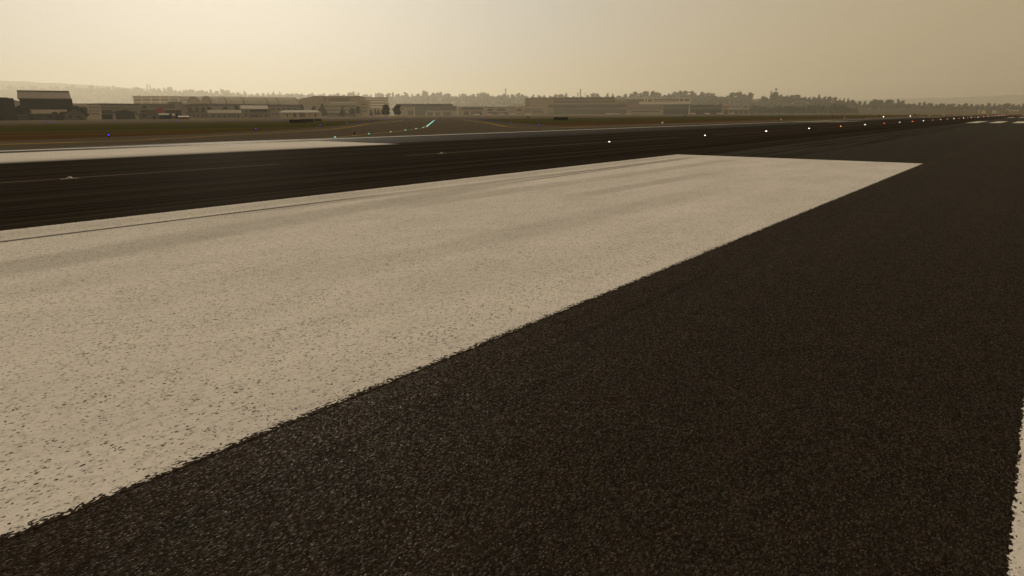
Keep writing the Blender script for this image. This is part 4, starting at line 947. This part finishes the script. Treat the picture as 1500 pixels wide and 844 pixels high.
for px, yt in tops:
    D = ridgeD(px)*random.uniform(.96, 1.0)
    lab, grp = region(px)
    if px in special: lab = special[px]
    kind = 6 if px in (222,226,1126.5,13) else (3 if px == 1097.5 else 2 if px in (1197,577,460,829) else random.choice([0,0,1,3,4,5,3,2]))
    zb = hillz(px, D/ridgeD(px))
    zt = hz(px, yt, D)
    cap = max(22, D*.0105)
    if zt - zb > cap: zb = zt - cap
    wide = {6:1, 3:1.25}.get(kind, random.uniform(1.05,1.5)) if px < 1240 else random.uniform(1.1,1.7)
    ridge_tree(px, yt, D, zb, kind, lab, grp, wide)
# second row: darker trees before the right ridge
for i in range(42):
    px = 1092 + i*3.95 + random.uniform(-1,1); D = random.uniform(1560,1640)
    yt = 155.5 + random.uniform(-1.6,2.8) + (2.0 if i > 36 else 0) + (1.5 if i < 4 else 0)
    ridge_tree(px, yt, D, -.3, random.choice([0,1,3,2,5]), 'tree in the darker front row between the lowest hangar and the brown field', 'front tree row at the right', random.uniform(.9,1.3))
# woodland mass on the slopes
mb = MB(); rnd = random.Random(5)
for i in range(6400):
    px = rnd.uniform(-200, 1700); k = rnd.uniform(.72, 1.06) if i < 5200 else rnd.uniform(.92, .97)
    if i >= 5200 and px < 420: continue
    D = ridgeD(px)*k
    if 1255 < px and k < .86: continue
    if px < 1265 and k < .80 and rnd.random() < .5: continue
    z = hillz(px, k); p = at(px, D); q = (rnd.uniform(3.6, 6.6) if i < 5200 else rnd.uniform(3.5, 8))*D/2700; hgt = q*rnd.uniform(1.2,1.9); n = 6; vs = []
    for j, (rr, zz) in enumerate(((.55,.1),(1,.35),(.9,.65),(.45,.92))):
        for a in range(n): t = 2*math.pi*a/n+j*.5; k2 = q*rr*rnd.uniform(.7,1.2); vs.append((p.x+math.cos(t)*k2, p.y+math.sin(t)*k2, z-1.5+hgt*1.4*zz*rnd.uniform(.9,1.1)))
    mb.add(vs, [(j*n+a, j*n+(a+1) % n, (j+1)*n+(a+1) % n, (j+1)*n+a) for j in range(3) for a in range(n)] + [tuple(range(3*n,4*n))])
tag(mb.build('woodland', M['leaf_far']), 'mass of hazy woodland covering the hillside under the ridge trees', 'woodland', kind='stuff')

# ------------------------------------------------------------------ camera, sun, sky
cd = bpy.data.cameras.new('camera'); cam = bpy.data.objects.new('camera', cd); C.objects.link(cam); scn.camera = cam
cd.sensor_width = 36; cd.lens = F/1500*36; cd.clip_end = 20000; cd.clip_start = .05
right = Vector((X_.x, Y_.x, U_.x)); up = Vector((X_.y, Y_.y, U_.y)); back = -Vector((X_.z, Y_.z, U_.z))
m3 = Matrix((right, up, back)).transposed(); cam.matrix_world = Matrix.Translation((0,0,H)) @ m3.to_4x4()

SUN_PX, SUN_EL = 330, 19.0
rr = ray(SUN_PX, hor(SUN_PX)); az = math.atan2(rr.x, rr.y)      # clockwise from +y
sd = Vector((math.sin(az)*math.cos(R(SUN_EL)), math.cos(az)*math.cos(R(SUN_EL)), math.sin(R(SUN_EL))))
sl = bpy.data.lights.new('sun', 'SUN'); sl.energy = 1.8; sl.angle = R(1.5); sl.color = (1,.87,.65)
so = bpy.data.objects.new('sun', sl); C.objects.link(so); so.rotation_euler = sd.to_track_quat('Z', 'Y').to_euler()
w = bpy.data.worlds.new('World'); scn.world = w; w.use_nodes = True; nt = w.node_tree; bg = nt.nodes['Background']
sk = N(nt, 'ShaderNodeTexSky', sky_type='NISHITA'); sk.sun_disc = False; sk.sun_elevation = R(SUN_EL); sk.sun_rotation = az
sk.air_density = 1.6; sk.dust_density = 5.0; sk.ozone_density = 1.0; sk.altitude = 0
gm = N(nt, 'ShaderNodeGamma', i_Gamma=.30); L(nt, sk.outputs[0], gm.inputs[0])
hs = N(nt, 'ShaderNodeHueSaturation', i_Saturation=.0); L(nt, gm.outputs[0], hs.inputs['Color'])
bw = N(nt, 'ShaderNodeRGBToBW'); L(nt, gm.outputs[0], bw.inputs[0])
tn = mix(nt, ramp(nt, bw.outputs[0], 1.45, 2.1, 0, 1, False), (2.29,1.815,1.14), (1.86,1.725,1.485))
L(nt, mix(nt, 1.0, hs.outputs[0], tn, 'MULTIPLY'), bg.inputs['Color']); bg.inputs['Strength'].default_value = .13
vs_ = scn.view_settings; scn.display_settings.display_device = 'sRGB'; vs_.view_transform = 'Standard'; vs_.look = 'None'; vs_.gamma = 1; vs_.use_curve_mapping = False; vs_.exposure = 0
scn.cycles.volume_bounces = 1; scn.cycles.max_bounces = 5; scn.cycles.use_denoising = True
